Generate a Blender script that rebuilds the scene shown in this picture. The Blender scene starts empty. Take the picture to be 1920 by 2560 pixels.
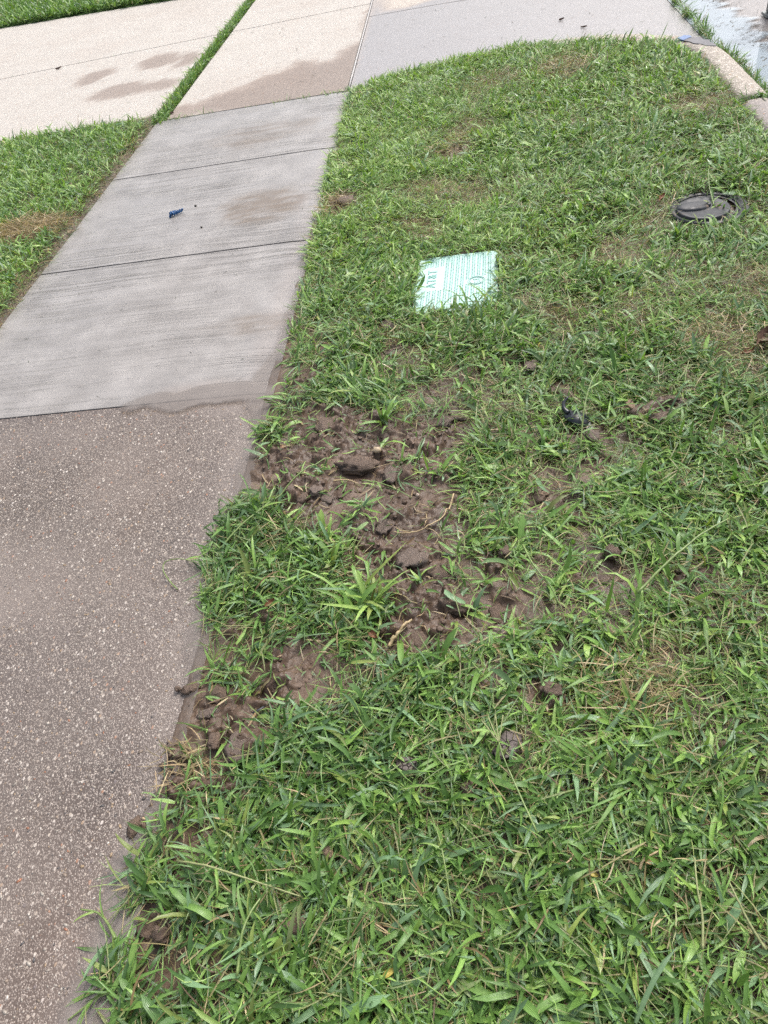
import bpy, bmesh, math
import numpy as np
from mathutils import Vector, Matrix

rng = np.random.default_rng(11)
SC = bpy.context.scene
COL = SC.collection
R = math.radians

# ------------------------------------------------------------------ camera, sky, sun, exposure
cam_data = bpy.data.cameras.new('camera')
cam_data.sensor_fit = 'HORIZONTAL'
cam_data.sensor_width = 36.0
cam_data.lens = 36.0 * 1783.3 / 1920.0
cam_data.clip_start = 0.05
cam_data.clip_end = 2000.0
cam = bpy.data.objects.new('camera', cam_data)
COL.objects.link(cam)
PITCH, ROLL, YAW = 0.79432626, -0.22799835, -0.21694306
fw = Vector((math.sin(YAW) * math.cos(PITCH), math.cos(YAW) * math.cos(PITCH), -math.sin(PITCH)))
r0 = Vector((math.cos(YAW), -math.sin(YAW), 0))
u0 = r0.cross(fw)
rr = r0 * math.cos(ROLL) + u0 * math.sin(ROLL)
uu = u0 * math.cos(ROLL) - r0 * math.sin(ROLL)
mw = Matrix(((rr.x, uu.x, -fw.x), (rr.y, uu.y, -fw.y), (rr.z, uu.z, -fw.z))).to_4x4()
mw.translation = (0.762, 0.0, 1.45)
cam.matrix_world = mw
SC.camera = cam

SUN_EL, SUN_AZ = R(58), R(35)            # azimuth measured from +Y towards +X
world = bpy.data.worlds.new('World')
SC.world = world
world.use_nodes = True
wn, wl = world.node_tree.nodes, world.node_tree.links
sky = wn.new('ShaderNodeTexSky')
sky.sky_type = 'NISHITA'
sky.sun_disc = False
sky.sun_elevation = SUN_EL
sky.sun_rotation = SUN_AZ
sky.air_density = 1.0
sky.dust_density = 7.0
sky.ozone_density = 1.0
hs = wn.new('ShaderNodeHueSaturation')
hs.inputs['Saturation'].default_value = 0.6
bg = wn['Background']
bg.inputs['Strength'].default_value = 0.15
wl.new(sky.outputs[0], hs.inputs['Color'])
wl.new(hs.outputs[0], bg.inputs['Color'])

sun_data = bpy.data.lights.new('sun', 'SUN')
sun_data.energy = 1.3
sun_data.angle = R(12)
sun_data.color = (1.0, 0.98, 0.95)
sun = bpy.data.objects.new('sun', sun_data)
COL.objects.link(sun)
sd = Vector((math.sin(SUN_AZ) * math.cos(SUN_EL), math.cos(SUN_AZ) * math.cos(SUN_EL), math.sin(SUN_EL)))
sun.rotation_euler = sd.to_track_quat('Z', 'Y').to_euler()
sun.location = (3, 6, 9)

SC.view_settings.view_transform = 'Standard'
SC.view_settings.look = 'None'
SC.view_settings.gamma = 1.0
SC.view_settings.use_curve_mapping = False
SC.view_settings.exposure = 0.66
SC.render.engine = 'CYCLES'
SC.cycles.max_bounces = 6
SC.cycles.diffuse_bounces = 3
SC.cycles.glossy_bounces = 3
SC.cycles.transmission_bounces = 4
SC.cycles.transparent_max_bounces = 8
SC.cycles.use_denoising = False

# ------------------------------------------------------------------ numeric helpers
def smooth(a, b, x):
    t = np.clip((np.asarray(x, float) - a) / (b - a), 0, 1)
    return t * t * (3 - 2 * t)

def hsh(ix, iy, s):
    h = (ix.astype(np.int64) * 374761393 + iy.astype(np.int64) * 668265263 + s * 974711) & 0xFFFFFFFF
    h = ((h ^ (h >> 13)) * 1274126177) & 0xFFFFFFFF
    h = ((h ^ (h >> 16)) * 2246822519) & 0xFFFFFFFF
    return ((h ^ (h >> 15)) & 0xFFFFFF) / float(0xFFFFFF)

def vnoise(x, y, s=0):
    x = np.asarray(x, float); y = np.asarray(y, float)
    ix, iy = np.floor(x), np.floor(y)
    fx, fy = x - ix, y - iy
    fx, fy = fx * fx * fx * (fx * (fx * 6 - 15) + 10), fy * fy * fy * (fy * (fy * 6 - 15) + 10)
    a, b = hsh(ix, iy, s), hsh(ix + 1, iy, s)
    c, d = hsh(ix, iy + 1, s), hsh(ix + 1, iy + 1, s)
    return (a * (1 - fx) + b * fx) * (1 - fy) + (c * (1 - fx) + d * fx) * fy

def fbm(x, y, s=0, octv=4, gain=0.5):
    v, a, t = 0.0, 1.0, 0.0
    for k in range(octv):
        v = v + a * vnoise(np.asarray(x) * 2.03 ** k + 17.3 * k, np.asarray(y) * 2.03 ** k - 9.1 * k, s + k)
        t += a; a *= gain
    return v / t                              # 0..1, mean 0.5

def worley(x, y, s=0):
    x = np.asarray(x, float); y = np.asarray(y, float)
    ix, iy = np.floor(x), np.floor(y)
    best = np.full(x.shape, 9.0); cid = np.zeros(x.shape)
    for dx in (-1, 0, 1):
        for dy in (-1, 0, 1):
            cx, cy = ix + dx, iy + dy
            px, py = cx + hsh(cx, cy, s), cy + hsh(cx, cy, s + 5)
            d = np.hypot(px - x, py - y)
            m = d < best
            best = np.where(m, d, best); cid = np.where(m, hsh(cx, cy, s + 9), cid)
    return best, cid

def psd(x, y, poly):
    """signed distance to a polygon, negative inside"""
    x = np.asarray(x, float); y = np.asarray(y, float)
    d = np.full(x.shape, 1e9); ins = np.zeros(x.shape, bool)
    n = len(poly)
    for i in range(n):
        (ax, ay), (bx, by) = poly[i], poly[(i + 1) % n]
        ex, ey = bx - ax, by - ay
        t = np.clip(((x - ax) * ex + (y - ay) * ey) / (ex * ex + ey * ey + 1e-12), 0, 1)
        d = np.minimum(d, np.hypot(x - ax - t * ex, y - ay - t * ey))
        if ay != by:
            ins ^= ((ay > y) != (by > y)) & (x < (bx - ax) * (y - ay) / (by - ay) + ax)
    return np.where(ins, -d, d)

def ell(x, y, c, rx, ry, rot=0.0):
    """about 1 in the middle of an ellipse, 0 at the rim and beyond (negative)"""
    dx, dy = np.asarray(x) - c[0], np.asarray(y) - c[1]
    ca, sa = math.cos(rot), math.sin(rot)
    u, v = dx * ca + dy * sa, -dx * sa + dy * ca
    return 1 - np.hypot(u / rx, v / ry)

# ------------------------------------------------------------------ mesh helpers
def link(o, parent=None):
    COL.objects.link(o)
    if parent is not None:
        o.parent = parent
    return o

def tag(o, label=None, cat=None, group=None, kind=None):
    if label: o['label'] = label
    if cat: o['category'] = cat
    if group: o['group'] = group
    if kind: o['kind'] = kind
    return o

def raw_mesh(name, verts, faces, smooth_shade=True):
    """verts (n,3) array, faces (m,k) array of one face size, or a list of such arrays"""
    me = bpy.data.meshes.new(name)
    fl = faces if isinstance(faces, list) else [faces]
    fl = [f for f in fl if len(f)]
    me.vertices.add(len(verts))
    me.vertices.foreach_set('co', np.ascontiguousarray(verts, dtype=np.float32).ravel())
    idx = np.concatenate([f.ravel() for f in fl]).astype(np.int32)
    tot = np.concatenate([np.full(len(f), f.shape[1]) for f in fl]).astype(np.int32)
    st = np.concatenate([[0], np.cumsum(tot)[:-1]]).astype(np.int32)
    me.loops.add(len(idx)); me.loops.foreach_set('vertex_index', idx)
    me.polygons.add(len(tot)); me.polygons.foreach_set('loop_start', st)
    me.polygons.foreach_set('loop_total', tot)
    me.polygons.foreach_set('use_smooth', np.full(len(tot), smooth_shade))
    me.update(calc_edges=True)
    me.validate()
    return me

def fattr(me, name, vals):
    a = me.attributes.new(name, 'FLOAT', 'POINT')
    a.data.foreach_set('value', np.ascontiguousarray(vals, dtype=np.float32).ravel())

def cattr(me, name, cols):
    a = me.attributes.new(name, 'FLOAT_COLOR', 'POINT')
    c = np.ones((len(cols), 4), np.float32); c[:, :3] = cols
    a.data.foreach_set('color', c.ravel())

def obj(name, me, mat=None, parent=None):
    o = bpy.data.objects.new(name, me)
    if mat is not None:
        me.materials.append(mat)
    return link(o, parent)

def empty(name, loc=(0, 0, 0), rz=0.0):
    o = bpy.data.objects.new(name, None)
    o.location = loc; o.rotation_euler = (0, 0, rz); o.empty_display_size = 0.05
    return link(o)

def from_bm(name, bm, mat, parent=None, smooth_shade=True):
    me = bpy.data.meshes.new(name)
    bmesh.ops.recalc_face_normals(bm, faces=bm.faces)
    bm.to_mesh(me); bm.free()
    for p in me.polygons: p.use_smooth = smooth_shade
    return obj(name, me, mat, parent)

def grid_faces(nx, ny):
    i = np.arange(nx * ny).reshape(ny, nx)
    return np.stack([i[:-1, :-1], i[:-1, 1:], i[1:, 1:], i[1:, :-1]], -1).reshape(-1, 4)

def grid_slab(name, xs, ys, hfun, thick, mat, parent, attrs=None, keep=None):
    """a slab with a gridded top and a closed skirt"""
    X, Y = np.meshgrid(xs, ys)
    x, y = X.ravel(), Y.ravel()
    z = hfun(x, y)
    nx, ny = len(xs), len(ys)
    top = np.stack([x, y, z], 1)
    f = grid_faces(nx, ny)
    if keep is not None:
        c = top[f].mean(1); f = f[keep(c[:, 0], c[:, 1])]
        me = raw_mesh(name, top, f)
        n_extra = 0
    else:
        i = np.arange(nx * ny).reshape(ny, nx)
        ring = np.concatenate([i[0, :-1], i[:-1, -1], i[-1, :0:-1], i[:0:-1, 0]])
        low = top[ring].copy(); low[:, 2] -= thick
        k = len(top) + np.arange(len(ring))
        # separate copy of the rim so that the skirt is sharp
        rim = top[ring].copy(); kr = len(top) + len(ring) + np.arange(len(ring))
        sk = np.stack([kr, k, np.roll(k, -1), np.roll(kr, -1)], 1)
        me = raw_mesh(name, np.concatenate([top, low, rim]), [f, sk])
        n_extra = 2 * len(ring)
    for an, av in (attrs or {}).items():
        v = av(x, y)
        fattr(me, an, np.concatenate([v, np.zeros(n_extra)]))
    return obj(name, me, mat, parent)

def tube_mesh(name, pts, rad, sides=6):
    pts = np.asarray(pts, float); n = len(pts)
    rad = np.broadcast_to(np.asarray(rad, float), (n,))
    tan = np.gradient(pts, axis=0); tan /= np.linalg.norm(tan, axis=1)[:, None] + 1e-9
    up = np.where(np.abs(tan[:, 2:3]) > 0.9, np.array([[1., 0, 0]]), np.array([[0, 0, 1.]]))
    s = np.cross(tan, up); s /= np.linalg.norm(s, axis=1)[:, None]
    u = np.cross(s, tan)
    a = np.linspace(0, 2 * np.pi, sides, endpoint=False)
    v = pts[:, None] + rad[:, None, None] * (np.cos(a)[None, :, None] * s[:, None] + np.sin(a)[None, :, None] * u[:, None])
    i = np.arange(n * sides).reshape(n, sides)
    f = np.stack([i[:-1], np.roll(i, -1, 1)[:-1], np.roll(i, -1, 1)[1:], i[1:]], -1).reshape(-1, 4)
    caps = [np.array([i[0][::-1]]), np.array([i[-1]])]
    return raw_mesh(name, v.reshape(-1, 3), [f] + caps)

def smooth_path(pts, n=24):
    pts = np.asarray(pts, float)
    P = np.concatenate([[2 * pts[0] - pts[1]], pts, [2 * pts[-1] - pts[-2]]])
    out = []
    for t in np.linspace(0, len(pts) - 1 - 1e-6, n):
        k = int(t); u = t - k
        p0, p1, p2, p3 = P[k], P[k + 1], P[k + 2], P[k + 3]
        out.append(0.5 * (2 * p1 + (p2 - p0) * u + (2 * p0 - 5 * p1 + 4 * p2 - p3) * u * u + (3 * p1 - p0 - 3 * p2 + p3) * u ** 3))
    return np.array(out)

_bm = bmesh.new(); bmesh.ops.create_icosphere(_bm, subdivisions=3, radius=1)
ICO_V = np.array([v.co[:] for v in _bm.verts]); ICO_F = np.array([[v.index for v in f.verts] for f in _bm.faces]); _bm.free()
_bm = bmesh.new(); bmesh.ops.create_icosphere(_bm, subdivisions=2, radius=1)
ICO2_V = np.array([v.co[:] for v in _bm.verts]); ICO2_F = np.array([[v.index for v in f.verts] for f in _bm.faces]); _bm.free()

def n3(p, s):
    return (vnoise(p[..., 0] + 3.1 * p[..., 2], p[..., 1] - 2.7 * p[..., 2], s) + vnoise(p[..., 1] + 1.7 * p[..., 0], p[..., 2] + 4.1, s + 1)) - 1.0

# ------------------------------------------------------------------ materials
class NT:
    def __init__(self, name):
        self.m = bpy.data.materials.new(name); self.m.use_nodes = True
        self.t = self.m.node_tree; self.n = self.t.nodes; self.l = self.t.links
        self.b = self.n['Principled BSDF']; self.out = self.n['Material Output']
        self.tc = self.n.new('ShaderNodeTexCoord')
        self.pos = self.tc.outputs['Object']
    def setp(self, **k):
        for a, v in k.items():
            i = self.b.inputs[a.replace('_', ' ')]
            if hasattr(v, 'is_output') or isinstance(v, bpy.types.NodeSocket): self.l.new(v, i)
            else: i.default_value = (*v, 1) if isinstance(v, tuple) and len(v) == 3 else v
    def put(self, sock, v):
        if isinstance(v, bpy.types.NodeSocket): self.l.new(v, sock)
        elif isinstance(v, tuple) and len(v) == 3 and sock.type == 'RGBA': sock.default_value = (*v, 1)
        else: sock.default_value = v
    def attr(self, name, out='Fac'):
        a = self.n.new('ShaderNodeAttribute'); a.attribute_name = name; return a.outputs[out]
    def map(self, scale=(1, 1, 1), rot=(0, 0, 0), vec=None):
        m = self.n.new('ShaderNodeMapping'); self.l.new(vec or self.pos, m.inputs['Vector'])
        m.inputs['Scale'].default_value = scale; m.inputs['Rotation'].default_value = rot
        return m.outputs[0]
    def noise(self, scale, detail=3, rough=0.55, vec=None, out='Fac', dist=0.0):
        t = self.n.new('ShaderNodeTexNoise'); self.l.new(vec or self.pos, t.inputs['Vector'])
        t.inputs['Scale'].default_value = scale; t.inputs['Detail'].default_value = detail
        t.inputs['Roughness'].default_value = rough; t.inputs['Distortion'].default_value = dist
        return t.outputs[out]
    def voro(self, scale, vec=None, rnd=1.0, feature='F1'):
        t = self.n.new('ShaderNodeTexVoronoi'); self.l.new(vec or self.pos, t.inputs['Vector'])
        t.feature = feature; t.inputs['Scale'].default_value = scale; t.inputs['Randomness'].default_value = rnd
        return t
    def ramp(self, fac, stops, interp='LINEAR'):
        r = self.n.new('ShaderNodeValToRGB'); self.l.new(fac, r.inputs[0]); r.color_ramp.interpolation = interp
        e = r.color_ramp.elements
        while len(e) < len(stops): e.new(0.5)
        for k, (p, c) in enumerate(stops):
            e[k].position = p; e[k].color = (*c, 1) if isinstance(c, tuple) else (c, c, c, 1)
        return r.outputs[0]
    def mr(self, v, a, b, c=0.0, d=1.0):
        m = self.n.new('ShaderNodeMapRange'); m.interpolation_type = 'SMOOTHSTEP'; self.put(m.inputs[0], v)
        for k, x in zip((1, 2, 3, 4), (a, b, c, d)): self.put(m.inputs[k], x)
        return m.outputs[0]
    def math(self, op, a, b=0.0):
        m = self.n.new('ShaderNodeMath'); m.operation = op; self.put(m.inputs[0], a); self.put(m.inputs[1], b); return m.outputs[0]
    def mix(self, fac, a, b, mode='MIX'):
        m = self.n.new('ShaderNodeMix'); m.data_type = 'RGBA'; m.blend_type = mode
        self.put(m.inputs[0], fac); self.put(m.inputs[6], a); self.put(m.inputs[7], b); return m.outputs[2]
    def bump(self, h, strength=0.5, dist=0.01, prev=None):
        b = self.n.new('ShaderNodeBump'); self.l.new(h, b.inputs['Height'])
        b.inputs['Strength'].default_value = strength; b.inputs['Distance'].default_value = dist
        if prev is not None: self.l.new(prev, b.inputs['Normal'])
        return b.outputs[0]
    def sep(self):
        s = self.n.new('ShaderNodeSeparateXYZ'); self.l.new(self.pos, s.inputs[0]); return s.outputs

def mat_broom():
    t = NT('broomed_concrete')
    wet, stain, silt = t.attr('wet'), t.attr('stain'), t.attr('silt')
    warp = t.noise(1.4, 2)
    v = t.n.new('ShaderNodeVectorMath'); v.operation = 'ADD'
    cmb = t.n.new('ShaderNodeCombineXYZ'); t.l.new(t.math('MULTIPLY', warp, 0.10), cmb.inputs[1])
    t.l.new(t.pos, v.inputs[0]); t.l.new(cmb.outputs[0], v.inputs[1])
    vec = t.map((0.32, 52, 1), (0, 0, R(1.6)), v.outputs[0])
    lines = t.noise(1.0, 4, 0.72, vec)
    ridge = t.mr(t.math('ABSOLUTE', t.math('SUBTRACT', lines, 0.47)), 0.002, 0.030, 1.0, 0.0)
    vec2 = t.map((0.9, 170, 1), (0, 0, R(1.2)), v.outputs[0])
    fine = t.noise(1.0, 3, 0.75, vec2)
    fridge = t.mr(t.math('ABSOLUTE', t.math('SUBTRACT', fine, 0.5)), 0.0, 0.06, 1.0, 0.0)
    patch = t.mr(t.noise(2.1, 3), 0.36, 0.62)
    grain = t.noise(420, 2, 0.6)
    blot = t.noise(6, 5, 0.62)
    amt = t.attr('broom')
    lam = t.math('MULTIPLY', amt, t.math('ADD', t.math('MULTIPLY', patch, 0.75), 0.25))
    h = t.math('SUBTRACT', t.math('ADD', t.math('MULTIPLY', fine, 0.5), t.math('MULTIPLY', grain, 0.22)), t.math('MULTIPLY', ridge, lam))
    base = t.ramp(blot, [(0.3, (0.192, 0.180, 0.170)), (0.52, (0.245, 0.232, 0.221)), (0.75, (0.308, 0.293, 0.280))])
    groove = t.math('MULTIPLY', t.math('MAXIMUM', ridge, t.math('MULTIPLY', fridge, 0.40)), t.math('MULTIPLY', lam, 0.34))
    base = t.mix(groove, base, (0.10, 0.088, 0.08))
    base = t.mix(t.math('MULTIPLY', stain, t.mr(lines, 0.25, 0.7, 0.5, 0.9)), base, (0.110, 0.072, 0.038))
    base = t.mix(silt, base, (0.235, 0.195, 0.17))
    speck = t.mr(t.noise(160, 1), 0.70, 0.76)
    base = t.mix(t.math('MULTIPLY', speck, 0.5), base, (0.5, 0.48, 0.46))
    t.setp(Base_Color=base)
    rough = t.math('ADD', t.math('MULTIPLY', t.mr(wet, 0, 1, 0.62, 0.30), 1.0), t.math('MULTIPLY', blot, 0.10))
    t.setp(Roughness=rough, Normal=t.bump(h, 0.62, 0.0045), Specular_IOR_Level=0.5)
    t.setp(Coat_Weight=t.math('MULTIPLY', wet, 0.85), Coat_Roughness=0.16, Coat_IOR=1.33, Coat_Normal=t.bump(h, 0.24, 0.004))
    return t.m

def agg_nodes(t, dark, light, scale=1.0):
    """exposed aggregate: small pebbles of several sizes in mortar; returns colour and height"""
    w = t.noise(90 * scale, 2, 0.5, out='Color')
    vv = t.n.new('ShaderNodeMix'); vv.data_type = 'VECTOR'; vv.inputs[0].default_value = 0.006
    t.l.new(t.pos, vv.inputs[4]); t.l.new(w, vv.inputs[5])
    st = t.map((1.0, 0.72, 1.0), (0, 0, 0.6), vv.outputs[1])
    fine = t.voro(330 * scale, st)
    big = t.voro(120 * scale, st)
    fcol = t.n.new('ShaderNodeSeparateColor'); t.l.new(fine.outputs['Color'], fcol.inputs[0])
    bcol = t.n.new('ShaderNodeSeparateColor'); t.l.new(big.outputs['Color'], bcol.inputs[0])
    fpe = t.ramp(fcol.outputs[0], [(0.0, dark), (0.45, tuple(0.6 * a + 0.4 * b for a, b in zip(dark, light))), (0.8, light), (1.0, tuple(min(1, 1.25 * a) for a in light))])
    mortar = t.mix(t.mr(fine.outputs['Distance'], 0.35, 0.62), fpe, dark)
    big_on = t.math('MULTIPLY', t.mr(bcol.outputs[1], 0.80, 0.82), t.mr(big.outputs['Distance'], 0.40, 0.30))
    bc = t.ramp(bcol.outputs[0], [(0.0, (0.50, 0.46, 0.41)), (0.42, (0.42, 0.37, 0.31)), (0.62, (0.34, 0.25, 0.17)), (0.76, (0.34, 0.18, 0.11)), (0.84, (0.15, 0.13, 0.13)), (0.93, (0.55, 0.51, 0.47))], 'CONSTANT')
    colr = t.mix(big_on, mortar, bc)
    h = t.math('ADD', t.math('MULTIPLY', t.mr(fine.outputs['Distance'], 0.6, 0.1), 0.5), t.math('MULTIPLY', big_on, 0.8))
    return colr, h

def mat_agg(name, dark, light, wdark, wlight, scale=1.0):
    t = NT(name)
    wet, stain, silt = t.attr('wet'), t.attr('stain'), t.attr('silt')
    cd, h = agg_nodes(t, dark, light, scale)
    k = tuple(b / a for a, b in zip(light, wlight))
    cw = t.mix(1.0, cd, k, 'MULTIPLY')
    blot = t.noise(3.2, 5, 0.65)
    c = t.mix(wet, cd, cw)
    c = t.mix(t.mr(blot, 0.35, 0.75, 0.0, 0.22), c, t.mix(1.0, c, (0.72, 0.66, 0.62), 'MULTIPLY'))
    c = t.mix(t.math('MULTIPLY', stain, 0.45), c, (0.25, 0.18, 0.14))
    c = t.mix(silt, c, (0.215, 0.18, 0.158))
    t.setp(Base_Color=c, Roughness=t.mr(t.attr('film'), 0, 1, 0.75, 0.36), Normal=t.bump(h, 0.5, 0.0035))
    t.setp(Coat_Weight=t.math('MULTIPLY', t.attr('film'), 0.7), Coat_Roughness=0.2, Coat_IOR=1.33, Coat_Normal=t.bump(h, 0.2, 0.003))
    return t.m

def mat_soil():
    t = NT('wet_soil')
    n1, n2, n3_ = t.noise(9, 6, 0.65), t.noise(70, 4, 0.6), t.noise(420, 3, 0.6)
    lit = t.attr('litter')
    c = t.ramp(n1, [(0.25, (0.054, 0.035, 0.024)), (0.5, (0.095, 0.063, 0.044)), (0.75, (0.150, 0.102, 0.073))])
    c = t.mix(t.mr(n2, 0.45, 0.75, 0, 0.28), c, (0.045, 0.031, 0.024))
    dry = t.ramp(t.noise(140, 4, 0.7), [(0.3, (0.045, 0.033, 0.02)), (0.55, (0.115, 0.083, 0.047)), (0.75, (0.22, 0.165, 0.095))])
    c = t.mix(lit, c, dry)
    h = t.math('ADD', t.math('MULTIPLY', n2, 1.0), t.math('MULTIPLY', n3_, 0.22))
    t.setp(Base_Color=c, Roughness=t.mr(n1, 0.3, 0.7, 0.26, 0.52), Normal=t.bump(h, 0.6, 0.007), Specular_IOR_Level=0.38)
    return t.m

def mat_clod(name, c0, c1, rough=0.6, crack=False):
    t = NT(name)
    n1, n2 = t.noise(75, 6, 0.72), t.noise(300, 3, 0.6)
    c = t.ramp(n1, [(0.3, c0), (0.7, c1)])
    h = t.math('ADD', n1, t.math('MULTIPLY', n2, 0.4))
    if crack:
        v = t.voro(55, feature='DISTANCE_TO_EDGE')
        e = t.mr(v.outputs['Distance'], 0.0, 0.07)
        c = t.mix(e, (0.03, 0.022, 0.018), c)
        h = t.math('ADD', t.math('MULTIPLY', h, 0.4), t.math('MULTIPLY', e, 1.2))
    t.setp(Base_Color=c, Roughness=rough, Normal=t.bump(h, 0.75, 0.008), Specular_IOR_Level=0.5)
    return t.m

def mat_leaf():
    t = NT('grass_leaf')
    c = t.attr('col', 'Color')
    u = t.attr('u')
    vein = t.math('SINE', t.math('MULTIPLY', u, 38.0))
    rib = t.mr(t.math('ABSOLUTE', t.math('SUBTRACT', u, 0.5)), 0.02, 0.09, 1.0, 0.0)
    mott = t.noise(130, 3, 0.6)
    c2 = t.mix(t.mr(mott, 0.35, 0.75, 0.0, 0.45), c, t.mix(1.0, c, (0.66, 0.72, 0.62), 'MULTIPLY'))
    c2 = t.mix(t.math('MULTIPLY', rib, 0.3), c2, t.mix(1.0, c2, (1.5, 1.35, 1.4), 'MULTIPLY'))
    t.setp(Base_Color=c2, Roughness=t.mr(t.noise(34, 2), 0.35, 0.65, 0.24, 0.46), Specular_IOR_Level=0.6,
           Normal=t.bump(t.math('ADD', vein, t.math('MULTIPLY', mott, 2.0)), 0.25, 0.0008))
    tr = t.n.new('ShaderNodeBsdfTranslucent')
    t.l.new(t.mix(1.0, c2, (1.25, 1.3, 0.7), 'MULTIPLY'), tr.inputs['Color'])
    ms = t.n.new('ShaderNodeMixShader'); ms.inputs[0].default_value = 0.26
    t.l.new(t.b.outputs[0], ms.inputs[1]); t.l.new(tr.outputs[0], ms.inputs[2]); t.l.new(ms.outputs[0], t.out.inputs['Surface'])
    return t.m

def mat_plain(name, c0, c1, rough=0.5, scale=40, bump=0.2, dist=0.002, **kw):
    t = NT(name)
    n1 = t.noise(scale, 5, 0.6)
    t.setp(Base_Color=t.ramp(n1, [(0.3, c0), (0.7, c1)]), Roughness=rough, Normal=t.bump(n1, bump, dist), **kw)
    return t.m

def mat_water(name, body, amount):
    """a film of water: 'depth' says how much the body colour hides what is below"""
    t = NT(name)
    d = t.attr('depth')
    n1 = t.noise(7, 3)
    c = t.ramp(n1, [(0.35, tuple(0.88 * a for a in body)), (0.65, body)])
    t.setp(Base_Color=c, Roughness=0.06, IOR=1.33, Normal=t.bump(t.noise(16, 2), 0.03, 0.01))
    tp = t.n.new('ShaderNodeBsdfTransparent')
    gl = t.n.new('ShaderNodeBsdfGlossy'); gl.inputs['Roughness'].default_value = 0.05
    fr = t.n.new('ShaderNodeFresnel'); fr.inputs['IOR'].default_value = 1.33
    clear = t.n.new('ShaderNodeMixShader')
    t.l.new(t.math('MULTIPLY', fr.outputs[0], t.mr(d, 0.0, 0.25)), clear.inputs[0])
    t.l.new(tp.outputs[0], clear.inputs[1]); t.l.new(gl.outputs[0], clear.inputs[2])
    ms = t.n.new('ShaderNodeMixShader')
    t.l.new(t.math('MULTIPLY', t.mr(d, 0.05, 1.0), amount), ms.inputs[0])
    t.l.new(clear.outputs[0], ms.inputs[1]); t.l.new(t.b.outputs[0], ms.inputs[2])
    t.l.new(ms.outputs[0], t.out.inputs['Surface'])
    return t.m

M = dict(
    broom=mat_broom(),
    walk=mat_agg('wet_exposed_aggregate', (0.070, 0.055, 0.046), (0.33, 0.288, 0.252), (0.17, 0.14, 0.118), (0.265, 0.225, 0.196), 0.95),
    drive=mat_agg('driveway_aggregate', (0.33, 0.309, 0.280), (0.585, 0.560, 0.524), (0.2, 0.16, 0.13), (0.29, 0.242, 0.215), 0.7),
    apron=mat_agg('apron_aggregate', (0.33, 0.295, 0.255), (0.60, 0.555, 0.50), (0.2, 0.16, 0.13), (0.36, 0.35, 0.36), 0.7),
    street=mat_agg('street_concrete', (0.22, 0.2, 0.19), (0.40, 0.37, 0.36), (0.2, 0.18, 0.18), (0.30, 0.28, 0.28), 0.8),
    kerb=mat_agg('kerb_aggregate', (0.26, 0.235, 0.20), (0.62, 0.58, 0.52), (0.2, 0.16, 0.13), (0.35, 0.31, 0.28), 0.45),
    soil=mat_soil(), leaf=mat_leaf(),
    clod=mat_clod('mud_clod', (0.068, 0.045, 0.031), (0.160, 0.110, 0.079), 0.5),
    clod_grey=mat_clod('grey_mud', (0.092, 0.066, 0.051), (0.160, 0.120, 0.096), 0.4),
    clod_crack=mat_clod('cracked_mud', (0.085, 0.067, 0.06), (0.14, 0.115, 0.105), 0.55, True),
    clod_pale=mat_clod('pale_clay', (0.17, 0.115, 0.075), (0.30, 0.215, 0.15), 0.7),
    puddle=mat_water('muddy_water', (0.285, 0.255, 0.235), 0.55),
    gutter=mat_water('gutter_water', (0.44, 0.52, 0.58), 0.65),  # body colour is pale blue: bright sky reflection painted into the water
)
# plain ground out to the horizon is a dull lawn
t_ = NT('distant_lawn')
t_.setp(Base_Color=t_.ramp(t_.noise(3, 6, 0.7), [(0.3, (0.045, 0.095, 0.025)), (0.7, (0.09, 0.17, 0.045))]), Roughness=0.9)
M['ground'] = t_.m

# ------------------------------------------------------------------ the lie of the land
WALK_W = 1.365
EDGE = [(-0.000, 5.322), (-0.004, 4.891), (0.010, 4.321), (0.007, 3.679), (0.018, 3.166), (0.027, 2.668), (0.038, 2.389), (0.059, 2.057), (0.057, 1.888), (0.017, 1.789), (0.027, 1.681), (0.069, 1.579), (0.040, 1.517), (-0.021, 1.468), (-0.052, 1.341), (-0.047, 1.203), (-0.031, 1.123), (0.017, 0.934), (0.023, 0.868), (0.050, 0.758), (0.029, 0.707), (-0.000, 0.627), (-0.015, 0.566), (-0.021, 0.508), (-0.040, 0.444), (-0.026, 0.368), (-0.014, 0.273), (-0.007, 0.188)]
_ey = np.array([p[1] for p in EDGE])[::-1]; _ex = np.array([p[0] for p in EDGE])[::-1]
_o = np.argsort(_ey); _ey, _ex = _ey[_o], _ex[_o]
def edge_x(y):
    return np.interp(y, _ey, _ex)

LAWN_TOP = [(0.0, 5.30), (0.3, 5.43), (0.78, 5.54), (1.1, 5.52), (1.4, 5.44), (1.68, 5.30), (1.93, 5.08), (2.03, 4.9), (2.10, 4.6)]
RIGHT_LAWN = [(-0.15, -0.9)] + [(0.0, 5.30)] + LAWN_TOP[1:] + [(2.10, 3.9), (2.10, -0.9)]
MUD = [
    [(0.121, 1.929), (0.225, 1.876), (0.388, 1.816), (0.542, 1.748), (0.667, 1.776), (0.693, 1.651), (0.629, 1.556), (0.661, 1.418), (0.627, 1.298), (0.608, 1.170), (0.684, 1.083), (0.786, 1.062), (0.784, 0.961), (0.631, 0.950), (0.592, 0.907), (0.480, 0.931), (0.438, 0.966), (0.511, 1.016), (0.532, 1.086), (0.433, 1.134), (0.414, 1.225), (0.368, 1.321), (0.287, 1.328), (0.172, 1.371), (0.115, 1.464), (0.027, 1.547), (0.063, 1.644), (0.087, 1.729)],
    [(-0.014, 0.859), (0.072, 0.872), (0.182, 0.852), (0.315, 0.875), (0.425, 0.846), (0.396, 0.794), (0.254, 0.752), (0.188, 0.696), (0.085, 0.717), (0.047, 0.758), (0.015, 0.825)],
]
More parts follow.
